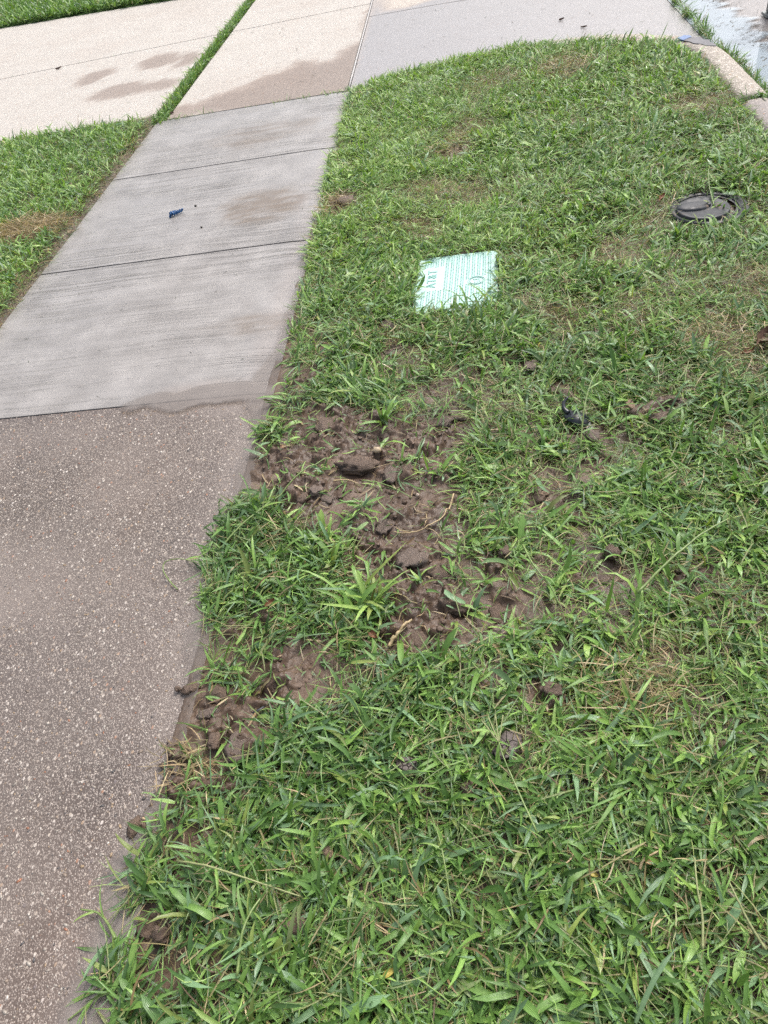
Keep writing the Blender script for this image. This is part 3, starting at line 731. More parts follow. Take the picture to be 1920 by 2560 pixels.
# lumps of mud one can pick out
CL = [  # spot, rx, ry, rz, kind, mat, label
    ((0.755, 0.658), 0.034, 0.024, 0.011, 'mud_disc', 'clod_crack', 'large smooth grey mud disc lying alone in the foreground grass'),
    ((0.551, 0.625), 0.020, 0.016, 0.010, 'mud_disc', 'clod_crack', 'small cracked mud disc left of the large smooth one'),
    ((0.674, 0.578), 0.014, 0.013, 0.012, 'mud_clod', 'clod', 'dark round mud ball below the large mud disc'),
    ((0.112, 1.731), 0.024, 0.022, 0.009, 'mud_flake', 'clod_grey', 'flat grey mud flake by the pavement corner above the mud'),
    ((0.633, 1.747), 0.030, 0.022, 0.009, 'mud_flake', 'clod_grey', 'grey mud flake at the upper right rim of the mud'),
    ((0.681, 1.767), 0.024, 0.020, 0.008, 'mud_flake', 'clod_grey', 'smaller mud flake right beside the upper rim flake'),
    ((0.267, 1.786), 0.060, 0.048, 0.022, 'mud_clod', 'clod', 'broad lump of mud at the top of the bare patch'),
    ((0.379, 1.554), 0.060, 0.030, 0.026, 'mud_clod', 'clod', 'longest dark mud ridge across the middle of the bare patch'),
    ((0.471, 1.514), 0.034, 0.024, 0.012, 'mud_flake', 'clod_grey', 'smooth wet flake right of the long mud ridge'),
    ((0.518, 1.532), 0.024, 0.022, 0.015, 'mud_clod', 'clod', 'rounded clod right of the smooth wet flake'),
    ((0.169, 1.568), 0.034, 0.026, 0.022, 'mud_clod', 'clod', 'dark clod on the pavement side of the bare patch'),
    ((0.258, 1.459), 0.024, 0.020, 0.010, 'mud_flake', 'clod_grey', 'bluish grey flake in the left half of the bare patch'),
    ((0.291, 1.441), 0.024, 0.020, 0.010, 'mud_flake', 'clod_grey', 'paler flake right beside the bluish grey one'),
    ((0.218, 1.444), 0.022, 0.016, 0.010, 'mud_clod', 'clod', 'small clod left of the two grey flakes'),
    ((0.466, 1.321), 0.030, 0.034, 0.010, 'mud_flake', 'clod_grey', 'smooth trodden slab of mud in the middle of the bare patch'),
    ((0.548, 1.175), 0.040, 0.034, 0.014, 'mud_flake', 'clod_grey', 'pale mud slab above the bright tuft in the mud'),
    ((0.614, 1.132), 0.040, 0.030, 0.024, 'mud_clod', 'clod', 'dark lump at the narrow waist of the mud'),
    ((0.671, 1.035), 0.045, 0.030, 0.022, 'mud_clod', 'clod', 'dark crumbly lump in the lower lobe of the mud'),
    ((0.762, 1.009), 0.028, 0.022, 0.022, 'mud_clod', 'clod', 'clod at the lower right end of the mud'),
    ((0.564, 0.940), 0.030, 0.028, 0.018, 'mud_clod', 'clod', 'greyish clod at the foot of the mud beside a dead stem'),
    ((0.080, 0.829), 0.028, 0.024, 0.020, 'mud_clod', 'clod', 'brown clod on the strip of mud nearest the pavement'),
    ((0.009, 0.847), 0.020, 0.015, 0.014, 'mud_clod', 'clod', 'clod that has rolled onto the pavement edge by the mud strip'),
    ((0.078, 0.771), 0.026, 0.014, 0.010, 'mud_flake', 'clod_grey', 'flat flake at the lower rim of the mud strip'),
    ((0.001, 0.702), 0.014, 0.010, 0.008, 'mud_flake', 'clod_grey', 'grey flake in the shallow water below the mud strip'),
    ((0.111, 0.698), 0.018, 0.015, 0.014, 'mud_clod', 'clod', 'brown clod among straw just below the mud strip'),
    ((0.176, 0.675), 0.032, 0.026, 0.009, 'mud_flake', 'clod_grey', 'flat muddy slab among the grass below the mud strip'),
    ((-0.036, 0.518), 0.012, 0.022, 0.009, 'mud_clod', 'clod', 'dark lump in the wet edge of the aggregate pavement'),
    ((0.053, 0.330), 0.022, 0.016, 0.012, 'mud_clod', 'clod', 'dark wet lump in the grass at the bottom left'),
    ((0.090, 0.315), 0.018, 0.016, 0.012, 'mud_clod', 'clod', 'wet lump right of the bottom left one'),
    ((0.351, 0.333), 0.022, 0.022, 0.014, 'mud_clod', 'clod', 'grey brown clod half sunk in the bottom grass'),
    ((0.991, 1.852), 0.040, 0.030, 0.028, 'mud_clod', 'clod', 'domed brown clod in the grass below the mint lid'),
    ((1.014, 1.802), 0.024, 0.018, 0.014, 'mud_clod', 'clod', 'small clod in front of the domed brown clod'),
    ((1.204, 1.700), 0.040, 0.030, 0.026, 'mud_clod', 'clod', 'large brown clod right of the black plastic fragment'),
    ((1.188, 1.720), 0.022, 0.014, 0.018, 'mud_clod', 'clod_pale', 'pale clay lump leaning on the large brown clod'),
    ((1.254, 1.650), 0.028, 0.020, 0.018, 'mud_clod', 'clod', 'clod at the right foot of the large brown clod'),
    ((1.308, 1.735), 0.028, 0.018, 0.012, 'mud_clod', 'clod', 'low clod up and right of the pale clay lump'),
    ((1.055, 1.594), 0.026, 0.018, 0.008, 'mud_flake', 'clod_grey', 'flat mud just below the black plastic fragment'),
    ((0.883, 1.386), 0.028, 0.020, 0.018, 'mud_clod', 'clod', 'clod right of the bare patch with a pale crumb on it'),
    ((0.928, 1.338), 0.026, 0.020, 0.018, 'mud_clod', 'clod', 'clod just right of the one with the pale crumb'),
    ((0.903, 1.396), 0.014, 0.008, 0.010, 'mud_crumb', 'clod_pale', 'pale crumb sitting between two clods right of the bare patch'),
    ((1.234, 1.088), 0.028, 0.024, 0.022, 'mud_clod', 'clod', 'single clod in deep grass at the right by a long stalk'),
    ((1.046, 1.160), 0.022, 0.016, 0.012, 'mud_clod', 'clod', 'clod in the grass left of the long diagonal stalk'),
    ((1.002, 1.100), 0.030, 0.018, 0.008, 'mud_flake', 'clod_grey', 'flat mud left of the long diagonal stalk'),
    ((0.771, 0.835), 0.030, 0.015, 0.016, 'mud_clod', 'clod', 'elongated crumbly clod in the grass below the mud'),
    ((0.859, 0.784), 0.022, 0.018, 0.014, 'mud_clod', 'clod', 'clod left of the patch of dead straw'),
    ((0.424, 2.338), 0.036, 0.024, 0.008, 'mud_flake', 'clod_grey', 'flat mud flake left below the mint lid'),
    ((0.449, 2.170), 0.034, 0.020, 0.008, 'mud_flake', 'clod_grey', 'second flat flake farther below the mint lid'),
    ((0.919, 1.963), 0.028, 0.020, 0.008, 'mud_flake', 'clod_grey', 'flat mud between the mint lid and the domed clod'),
    ((1.080, 1.977), 0.030, 0.016, 0.008, 'mud_flake', 'clod', 'reddish brown flat mud above the domed clod'),
    ((0.631, 1.884), 0.030, 0.024, 0.016, 'mud_clod', 'clod', 'dark clod in thin grass above the bare patch'),
    ((0.154, 3.511), 0.045, 0.045, 0.040, 'mud_clod', 'clod', 'dark earth lump in the hole beside the middle slab'),
    ((0.782, 1.180), 0.020, 0.015, 0.012, 'mud_clod', 'clod', 'small clod in sparse grass right of the mud waist'),
    ((0.399, 0.459), 0.011, 0.010, 0.008, 'mud_clod', 'clod_pale', 'small pale clod among short blades bottom centre left'),
    ((-0.022, 0.845), 0.008, 0.007, 0.006, 'mud_crumb', 'clod', 'tiny crumb lying on the pavement off the mud strip'),
    ((-0.008, 0.654), 0.007, 0.006, 0.005, 'mud_crumb', 'clod', 'tiny crumb on the wet aggregate beside the straw edge'),
]

def blades(base, az, e0, bend, length, width, curl, twist, col, rows, cross3, tip, hfun, fold=0.35, stiff=None):
    """numpy grass: every blade an arched, twisted, tapering strip resting on the ground"""
    n = len(az)
    T = np.linspace(0, 1, rows)
    t = T[None, :]
    e = e0[:, None] - bend[:, None] * t ** 1.15
    a = az[:, None] + curl[:, None] * t ** 1.3
    dl = (length / (rows - 1))[:, None]
    dx, dy, dz = np.cos(e) * np.cos(a) * dl, np.cos(e) * np.sin(a) * dl, np.sin(e) * dl
    sh = lambda d: np.concatenate([np.zeros((n, 1)), np.cumsum(d[:, :-1], 1)], 1)
    x = base[:, 0:1] + sh(dx); y = base[:, 1:2] + sh(dy); z = base[:, 2:3] + sh(dz)
    g = hfun(x, y) + 0.0035 + 0.004 * t
    z = np.maximum(z, g)
    # width along the blade
    prof = np.minimum(1.0, 0.55 + 1.8 * t) * np.clip((1 - t ** tip[:, None]), 0, 1) ** 0.8
    w = width[:, None] * prof * 0.5
    sx, sy = -np.sin(a), np.cos(a)                        # horizontal side vector
    nx, ny, nz = -np.sin(e) * np.cos(a), -np.sin(e) * np.sin(a), np.cos(e)
    tw = twist[:, None] * (0.35 + t)
    cx = np.cos(tw) * sx + np.sin(tw) * nx; cy = np.cos(tw) * sy + np.sin(tw) * ny; cz = np.sin(tw) * nz
    mx, my, mz = np.cos(tw) * nx - np.sin(tw) * sx, np.cos(tw) * ny - np.sin(tw) * sy, np.cos(tw) * nz
    us = (-1, 0, 1) if cross3 else (-1, 1)
    V = np.zeros((n, rows, len(us), 3)); U = np.zeros((n, rows, len(us)))
    for k, u in enumerate(us):
        lift = fold * abs(u)
        V[:, :, k, 0] = x + w * (u * cx + lift * mx)
        V[:, :, k, 1] = y + w * (u * cy + lift * my)
        V[:, :, k, 2] = np.maximum(z + w * (u * cz + lift * mz), g - 0.002)
        U[:, :, k] = 0.5 + 0.5 * u
    m = rows * len(us)
    i = np.arange(m).reshape(rows, len(us))
    f = np.stack([i[:-1, :-1], i[:-1, 1:], i[1:, 1:], i[1:, :-1]], -1).reshape(-1, 4)
    F = (f[None] + (np.arange(n) * m)[:, None, None]).reshape(-1, 4)
    C = np.repeat(col, m, 0).reshape(n, rows, len(us), 3)
    # the sheath end is paler and yellower than the leaf
    pale = np.clip(0.30 - t, 0, 1)[..., None, None] * 1.3
    C = C * (1 - pale) + pale * (C * 0.6 + np.array([0.09, 0.10, 0.035]))
    return V.reshape(-1, 3), F, C.reshape(-1, 3), U.ravel()

def join(parts):
    off = 0; Vs, Fs, Cs, Us = [], [], [], []
    for V, F, C, U in parts:
        Vs.append(V); Fs.append(F + off); Cs.append(C); Us.append(U); off += len(V)
    return np.concatenate(Vs), np.concatenate(Fs), np.concatenate(Cs), np.concatenate(Us)

def grass_obj(name, parts, parent=None):
    V, F, C, U = join(parts)
    if parent is None: pass
    me = raw_mesh(name, V, F)
    cattr(me, 'col', C); fattr(me, 'u', U)
    return obj(name, me, M['leaf'], parent)

GREEN = np.array([[0.056, 0.122, 0.034], [0.102, 0.205, 0.052], [0.156, 0.292, 0.070], [0.228, 0.385, 0.090], [0.303, 0.450, 0.116], [0.158, 0.268, 0.138]])
DRY = np.array([[0.42, 0.31, 0.17], [0.30, 0.21, 0.11], [0.17, 0.11, 0.06], [0.50, 0.40, 0.24], [0.26, 0.22, 0.10]])
def green(n, tone, dryf, r):
    """tone 0 dark .. 1 light yellowish"""
    k = np.clip(tone * 4 + r.normal(0, 0.95, n), 0, 3.999)
    i = k.astype(int); u = (k - i)[:, None]
    c = GREEN[i] * (1 - u) + GREEN[np.minimum(i + 1, 4)] * u
    blue = r.random(n) < 0.16
    c[blue] = GREEN[5] * r.uniform(0.8, 1.25, (blue.sum(), 1))
    d = r.random(n) < dryf
    c[d] = DRY[r.integers(0, len(DRY), d.sum())] * r.uniform(0.6, 1.1, (d.sum(), 1))
    half = r.random(n) < 0.07
    c[half] = 0.55 * c[half] + 0.45 * np.array([0.26, 0.25, 0.07])
    return c * r.uniform(0.82, 1.18, (n, 1))

def in_view(x, y, m=0.35):
    """a little wider than what the picture takes in"""
    xr = np.interp(y, [0.2, 1.29, 5.8], [1.14, 1.46, 2.79]) + m
    xl = np.interp(y, [0.17, 1.5, 12.4], [-0.2, -0.8, -5.9]) - m
    return (x < xr) & (x > xl) & (y > 0.15 - m)

def shoots(r, cx, cy, per, hfun, rows, cross3, tone, dryf, lmul, wmul, e_mu=48, flat_az=None):
    """leaves in small fans around shoot centres"""
    n0 = len(cx); n = n0 * per
    sa = r.uniform(0, 2 * np.pi, n0)
    az = (np.repeat(sa, per) + np.tile(np.arange(per) * 2 * np.pi / per * 0.9, n0) + r.normal(0, 0.55, n))
    if flat_az is not None:
        az = np.where(r.random(n) < 0.45, flat_az(np.repeat(cx, per), np.repeat(cy, per)) + r.normal(0, 0.7, n), az)
    bx = np.repeat(cx, per) + r.normal(0, 0.007, n); by = np.repeat(cy, per) + r.normal(0, 0.007, n)
    rep = lambda v: np.repeat(np.broadcast_to(v, (n0,)), per)
    L = np.clip(r.lognormal(-3.0, 0.42, n), 0.016, 0.14) * rep(lmul)
    W = np.clip(r.lognormal(-4.98, 0.34, n), 0.0026, 0.0135) * rep(wmul) * np.clip(L / 0.05, 0.6, 1.25)
    lift = np.abs(r.normal(0, 0.012, n))
    base = np.stack([bx, by, hfun(bx, by) + lift * 0.9], 1)
    e0 = np.radians(np.clip(r.normal(e_mu, 20, n), -4, 88))
    bend = np.radians(np.clip(r.normal(0.95 * e_mu + 14, 30, n), -15, 140))
    curl = r.normal(0, 0.55, n); tw = r.normal(0, 0.42, n)
    tip = np.where(r.random(n) < 0.22, r.uniform(8, 20, n), r.uniform(1.7, 3.4, n))      # some tips cut square by the mower
    col = green(n, rep(tone), rep(dryf), r)
    W = np.where(col[:, 0] > col[:, 1] * 1.02, W * 0.45, W)                               # dead leaves have shrivelled
    return blades(base, az, e0, bend, L, W, curl, tw, col, rows, cross3, tip, hfun)

def thatch(r, x, y, hfun, dryf, lo=0.03, hi=0.10, wlo=0.0009, whi=0.0026, rows=4, top=0.016, tone=0.6):
    n = len(x)
    base = np.stack([x, y, hfun(x, y) + r.uniform(0.002, top, n)], 1)
    col = green(n, np.full(n, tone), np.broadcast_to(dryf, (n,)), r)
    return blades(base, r.uniform(0, 2 * np.pi, n), np.radians(r.normal(8, 14, n)), np.radians(r.normal(14, 22, n)), r.uniform(lo, hi, n),
                  r.uniform(wlo, whi, n), r.normal(0, 0.7, n), r.normal(0, 0.8, n), col, rows, False, np.full(n, 6.0), hfun)

def clear_of(x, y, az, L):
    """keeps leaves from covering the two covers set in the lawn"""
    ok = (psd(x, y, LID_POLY) > -0.006) & (np.hypot(x - METER_C[0], (y - METER_C[1])) > 0.135)
    for p, rx, ry, rz, nm, mt, lb in CL:
        k = 1.0 if nm in ('mud_disc', 'mud_flake') else 0.8
        ok &= (np.hypot(x - p[0], y - p[1]) > k * max(rx, ry))
    return ok

h_fast = h_right
lean = lambda x, y: 2 * np.pi * 1.6 * fbm(x * 2.6, y * 2.6, 121, 2)

def lawn_right():
    r = np.random.default_rng(5)
    parts_near, parts_far = [], []
    N = 95000
    # more candidates close to the camera where leaves show large
    y = np.concatenate([r.uniform(-0.2, 2.3, N), r.uniform(2.3, 5.62, 80000)])
    x = r.uniform(-0.13, 2.16, len(y))
    # near band covers 2.5 m x 2.3 m = 5.7 m2
    ok = in_view(x, y, 0.42) & (x > edge_x(y) + 0.012 + 0.03 * (vnoise(y * 30, y * 0, 7) - 0.5)) & (psd(x, y, RIGHT_LAWN) < 0.0)
    x, y = x[ok], y[ok]
    mud, dry = mud_amount(x, y, 0.010), dry_amount(x, y)
    gap = smooth(0.30, 0.46, fbm(x * 7, y * 7, 131, 3))                       # thin places
    fine = smooth(1.7, 0.5, x) * smooth(2.0, 3.4, y)                         # finer, brighter turf by the pavement, far half
    dens = (1 - 0.975 * mud) * (0.30 + 0.70 * gap) * (1 - 0.55 * dry) * np.where(y < 2.3, 0.28 + 0.06 * smooth(1.0, 0.2, y), 0.40 + 0.30 * fine)
    dens = dens * (1 - sparse_amount(x, y) * (0.55 + 0.9 * smooth(0.55, 0.35, fbm(x * 13, y * 13, 133, 2)))).clip(0.05, 1)
    ok = (r.random(len(x)) < dens) & clear_of(x, y, 0, 0)
    x, y, dry, fine, mud = x[ok], y[ok], dry[ok], fine[ok], mud[ok]
    tone = np.clip(0.36 + 0.20 * smooth(1.6, 3.0, y) + 0.28 * fine + 0.55 * (fbm(x * 2.2, y * 2.2, 141) - 0.5) + 0.12 * smooth(0.4, 1.0, x) * smooth(2.2, 1.2, y), 0.05, 0.95)
    dryf = np.clip(0.05 + 0.45 * dry + 0.08 * smooth(1.8, 2.6, y) * (1 - fine) + 0.06 * mud, 0, 0.8)
    lm = np.where(y < 2.3, 0.84, 0.80) * (1 - 0.18 * fine) * (0.8 + 0.45 * fbm(x * 5, y * 5, 151)) * (1 - 0.3 * dry)
    wm = np.where(y < 2.3, 0.88, 0.92) * (1 - 0.22 * fine) * (0.75 + 0.55 * fbm(x * 3.3, y * 3.3, 153)) * (1 - 0.3 * dry)
    near = y < 2.3
    p1 = shoots(r, x[near], y[near], 4, h_fast, 5, True, tone[near], dryf[near], lm[near], wm[near], 29, lean)
    p2 = shoots(r, x[~near], y[~near], 4, h_fast, 4, False, tone[~near], dryf[~near], lm[~near], wm[~near], 30, lean)
    # thatch and cut stems between the shoots
    n = 84000
    yy = np.concatenate([r.uniform(-0.2, 2.4, n // 2), r.uniform(2.4, 5.6, n // 2)]); xx = r.uniform(-0.05, 2.14, n)
    ok = in_view(xx, yy, 0.25) & (xx > edge_x(yy) + 0.02) & (psd(xx, yy, RIGHT_LAWN) < 0.0)
    xx, yy = xx[ok], yy[ok]
    dm = mud_amount(xx, yy); dd = dry_amount(xx, yy)
    ok = (r.random(len(xx)) < (1 - 0.94 * dm) * (0.6 + 0.4 * dd) * (1 - 0.7 * sparse_amount(xx, yy))) & clear_of(xx, yy, 0, 0)
    xx, yy, dd = xx[ok], yy[ok], dd[ok]
    p3 = thatch(r, xx, yy, h_fast, 0.42 + 0.45 * dd, rows=4)
    n = 44000
    yy = np.concatenate([r.uniform(-0.2, 2.4, n // 2), r.uniform(2.4, 5.6, n // 2)]); xx = r.uniform(-0.05, 2.14, n)
    ok = in_view(xx, yy, 0.25) & (xx > edge_x(yy) + 0.02) & (psd(xx, yy, RIGHT_LAWN) < 0.0)
    xx, yy = xx[ok], yy[ok]
    ok = (r.random(len(xx)) < (1 - 0.97 * mud_amount(xx, yy)) * (1 - 0.8 * sparse_amount(xx, yy))) & clear_of(xx, yy, 0, 0)
    xx, yy = xx[ok], yy[ok]
    p4 = thatch(r, xx, yy, h_fast, 0.22, 0.03, 0.09, 0.0010, 0.0028, 4, 0.034, 0.6)
    k = (yy < 2.4) & (r.random(len(xx)) < 0.28)                            # jointed stems, paler than the leaves
    xs2, ys2 = xx[k] + r.normal(0, 0.01, k.sum()), yy[k]
    n = len(xs2)
    base = np.stack([xs2, ys2, h_fast(xs2, ys2) + r.uniform(0.012, 0.040, n)], 1)
    sc = np.array([[0.20, 0.25, 0.09], [0.26, 0.29, 0.12], [0.15, 0.21, 0.07], [0.30, 0.27, 0.13]])[r.integers(0, 4, n)] * r.uniform(0.75, 1.1, (n, 1))
    p5 = blades(base, r.uniform(0, 6.28, n), np.radians(r.normal(4, 10, n)), np.radians(r.normal(6, 14, n)), r.uniform(0.03, 0.10, n), r.uniform(0.0018, 0.0036, n), r.normal(0, 0.3, n), r.normal(0, 0.5, n), sc, 4, True, np.full(n, 9.0), h_fast, 0.7)
    n = 5200                                                              # torn blades trodden flat on the mud
    xx, yy = r.uniform(-0.03, 1.3, n), r.uniform(0.4, 2.1, n)
    ok = (mud_amount(xx, yy) > 0.5) & (xx > edge_x(yy)) & (r.random(n) < 0.42); xx, yy = xx[ok], yy[ok]; n = len(xx)
    p6 = blades(np.stack([xx, yy, h_mud(xx, yy) + 0.003], 1), r.uniform(0, 6.28, n), np.radians(r.normal(10, 14, n)), np.radians(r.normal(20, 20, n)), r.uniform(0.012, 0.055, n), r.uniform(0.0015, 0.006, n),
                r.normal(0, 0.7, n), r.normal(0, 0.5, n), green(n, np.full(n, 0.45), np.full(n, 0.30), r), 5, True, np.where(r.random(n) < 0.5, 9.0, 2.2), h_mud)
    o = grass_obj('lawn_grass', [p1, p3, p4, p5, p6])
    tag(o, 'broad leaved wet lawn grass growing round the mud in the foreground', 'grass', kind='stuff')
    o2 = grass_obj('lawn_grass', [p2])
    tag(o2, 'mown lawn grass round the covers between pavement and kerb', 'grass', kind='stuff')

def lawn_left():
    r = np.random.default_rng(6)
    n = 36000
    x, y = r.uniform(-4.7, -WALK_W, n), r.uniform(1.9, 5.42, n)
    e = -WALK_W - 0.022 - 0.035 * vnoise(y * 9, y * 0, 3)
    ok = in_view(x, y, 0.4) & (x < e) & (y < 5.36 + 0.03 * vnoise(x * 12, x * 0, 4))
    x, y = x[ok], y[ok]
    straw = smooth(0.0, 0.5, ell(x, y, (-1.661, 3.694), 0.36, 0.22, -0.1))
    k = (0.55 + 0.45 * smooth(0.3, 0.45, fbm(x * 6, y * 6, 161))) * (1 - 0.97 * straw) * (0.6 + 0.4 * smooth(0.0, 0.08, e[ok] - x))
    ok = r.random(len(x)) < k
    x, y = x[ok], y[ok]
    tone = np.clip(0.62 + 0.6 * (fbm(x * 2.5, y * 2.5, 163) - 0.5), 0.1, 0.95)
    ed = smooth(0.06, 0.0, -WALK_W - 0.03 - x)
    p = shoots(r, x, y, 4, h_left, 4, False, tone, 0.05 + 0.3 * ed, 0.85, 0.85, 36)
    xx, yy = r.uniform(-4.0, -WALK_W - 0.015, 16000), r.uniform(1.9, 5.40, 16000)
    bias = r.random(16000) < 0.22
    xx[bias] = -WALK_W - 0.012 - np.abs(r.normal(0, 0.07, bias.sum()))
    ok = in_view(xx, yy, 0.3)
    q = thatch(r, xx[ok], yy[ok], h_left, 0.45, tone=0.25)
    tag(grass_obj('verge_grass', [p, q]), 'bright green verge grass left of the concrete pavement', 'grass', kind='stuff')

def lawn_far():
    r = np.random.default_rng(7)
    n = 26000
    x, y = r.uniform(-7.2, -1.9, n), r.uniform(9.6, 12.8, n)
    lim = 9.87 - 0.13 * (x + 3.0)
    ok = (y > lim) & in_view(x, y, 0.7); x, y = x[ok], y[ok]
    hf = lambda a, b: 0.0 * a + 0.01
    p = shoots(r, x, y, 4, hf, 4, False, np.full(len(x), 0.55), 0.03, 1.35, 1.5, 62)
    tag(grass_obj('distant_grass', [p]), 'strip of lawn grass beyond the driveway, top left corner', 'grass', kind='stuff')
    me = raw_mesh('soil_bank', np.array([[-9, 10.66, -0.01], [-1.6, 9.70, -0.01], [-1.6, 14, 0], [-9, 14, 0]], float), np.array([[0, 1, 2, 3]]))
    tag(obj('soil_bank', me, M['ground']), kind='structure')

def joint_grass():
    r = np.random.default_rng(8)
    n = 2700
    y = 5.30 + 4.4 * r.random(n) ** 1.15
    hw = 0.036 * (0.55 + 0.7 * vnoise(y * 4, y * 0, 9)) * np.interp(y, [5.3, 5.7, 9], [1.3, 1.0, 0.8])
    x = -1.365 + hw * r.uniform(-1, 1, n) * 0.9
    hf = lambda a, b: 0.0 * a - 0.03
    p = shoots(r, x, y, 4, hf, 4, False, np.full(n, 0.55), 0.05, 0.80, 0.8, 62)
    # sparse tufts along the joint between pavement and driveway
    xs = np.concatenate([r.normal(m, s, k) for m, s, k in ((-1.22, 0.07, 60), (-1.0, 0.05, 12), (-0.72, 0.06, 10), (-0.42, 0.05, 30), (-0.28, 0.03, 18), (-0.15, 0.05, 26), (-0.04, 0.03, 20))])
    xs = np.clip(xs, -1.36, 0.0)
    ys = 5.342 + r.normal(0, 0.008, len(xs))
    q = shoots(r, xs, ys, 3, hf, 4, False, np.full(len(xs), 0.45), 0.15, 0.7, 0.6, 45)
    # thin growth in the cross joint
    xs = np.concatenate([r.uniform(-3.6, -1.5, 60), r.normal(-2.35, 0.15, 60), r.uniform(-1.2, -0.1, 25)]); ys = 7.80 + 0.10 * xs + r.normal(0, 0.004, len(xs))
    q2 = shoots(r, xs, ys, 2, hf, 4, False, np.full(len(xs), 0.35), 0.35, 0.45, 0.5, 25)
    tag(grass_obj('joint_grass', [p, q, q2]), 'narrow line of grass growing in the driveway joint', 'grass', kind='stuff')

def gutter_weeds():
    r = np.random.default_rng(9)
    ys = np.concatenate([r.uniform(3.5, 4.9, 420), r.normal(5.0, 0.08, 90), r.normal(5.55, 0.10, 60), r.normal(6.0, 0.08, 50), r.normal(6.35, 0.05, 40), r.uniform(5, 6.6, 40), r.normal(7.0, 0.3, 40)])
    xs = 2.315 + np.abs(r.normal(0, 0.025, len(ys)))
    hf = lambda a, b: 0.0 * a - 0.066
    p = shoots(r, xs, ys, 4, hf, 4, False, np.full(len(xs), 0.35), 0.15, 0.95, 0.7, 40)
    k = 110                                                                      # and in the gap between the two kerb stones
    q = shoots(r, r.uniform(2.11, 2.27, k), 3.992 + r.normal(0, 0.014, k), 3, lambda a, b: 0.0 * a + 0.02, 4, False, np.full(k, 0.3), 0.1, 0.7, 0.7, 35)
    tag(grass_obj('gutter_weeds', [p, q]), 'low green weeds along the kerb beside the gutter water', 'weeds', kind='stuff')

lawn_right(); lawn_left(); lawn_far(); joint_grass(); gutter_weeds()

# ------------------------------------------------------------------ things set in or lying on the ground
def lathe(bm, prof, seg=48, c=(0, 0), a0=0.0, a1=2 * math.pi):
    full = abs(a1 - a0 - 2 * math.pi) < 1e-6
    n = seg if full else seg + 1
    rings = []
    for r, z in prof:
        if r < 1e-6:
            rings.append([bm.verts.new((c[0], c[1], z))])
        else:
            rings.append([bm.verts.new((c[0] + r * math.cos(a0 + (a1 - a0) * k / seg), c[1] + r * math.sin(a0 + (a1 - a0) * k / seg), z)) for k in range(n)])
    for A, B in zip(rings[:-1], rings[1:]):
        for k in range(seg):
            q = (k + 1) % n
            if len(A) == 1: bm.faces.new((A[0], B[k], B[q]))
            elif len(B) == 1: bm.faces.new((A[k], B[0], A[q]))
            else: bm.faces.new((A[k], B[k], B[q], A[q]))

def box(bm, cx, cy, cz, sx, sy, sz, top=1.0):
    v = [bm.verts.new((cx + sx * dx * (top if dz > 0 else 1), cy + sy * dy * (top if dz > 0 else 1), cz + sz * dz)) for dz in (-.5, .5) for dy in (-.5, .5) for dx in (-.5, .5)]
    for f in ((0, 2, 3, 1), (4, 5, 7, 6), (0, 1, 5, 4), (2, 6, 7, 3), (0, 4, 6, 2), (1, 3, 7, 5)):
        bm.faces.new([v[i] for i in f])

# --- pale green utility box lid with raised tread, letters, oval emblem and a pull hole
t_ = NT('mint_polymer')
n_ = t_.noise(22, 5, 0.65)
c_ = t_.ramp(n_, [(0.3, (0.38, 0.57, 0.52)), (0.6, (0.45, 0.64, 0.59)), (0.8, (0.50, 0.68, 0.63))])
dirt_ = t_.mr(t_.noise(14, 6, 0.7), 0.56, 0.72, 0, 0.45)
c_ = t_.mix(dirt_, c_, (0.30, 0.30, 0.24))
t_.setp(Base_Color=c_, Roughness=0.33, Normal=t_.bump(t_.noise(300, 2), 0.15, 0.001))
M['mint'] = t_.m
M['mint_mark'] = mat_plain('mint_polymer_mark', (0.26, 0.45, 0.41), (0.36, 0.57, 0.52), 0.4, 60, 0.1)
M['dark_hole'] = mat_plain('hole_dark', (0.012, 0.02, 0.018), (0.025, 0.035, 0.03), 0.7, 60, 0.1)
LZ = 0.029
lid = tag(empty('utility_box_lid', (LID_C[0], LID_C[1], LZ), LID_R), 'pale mint green utility box lid with raised tread set in the grass', 'utility cover')
lid.rotation_euler = (R(0.5), R(-1.2), LID_R)
bm = bmesh.new()
HX, HY, RC = 0.159, 0.208, 0.03
out = []
for cx, cy, a in ((HX - RC, HY - RC, 0), (-HX + RC, HY - RC, 90), (-HX + RC, -HY + RC, 180), (HX - RC, -HY + RC, 270)):
    for k in range(7):
        an = R(a + 15 * k); out.append((cx + RC * math.cos(an), cy + RC * math.sin(an)))
hole_c, hole_r = (0.0, -0.180), 0.0175
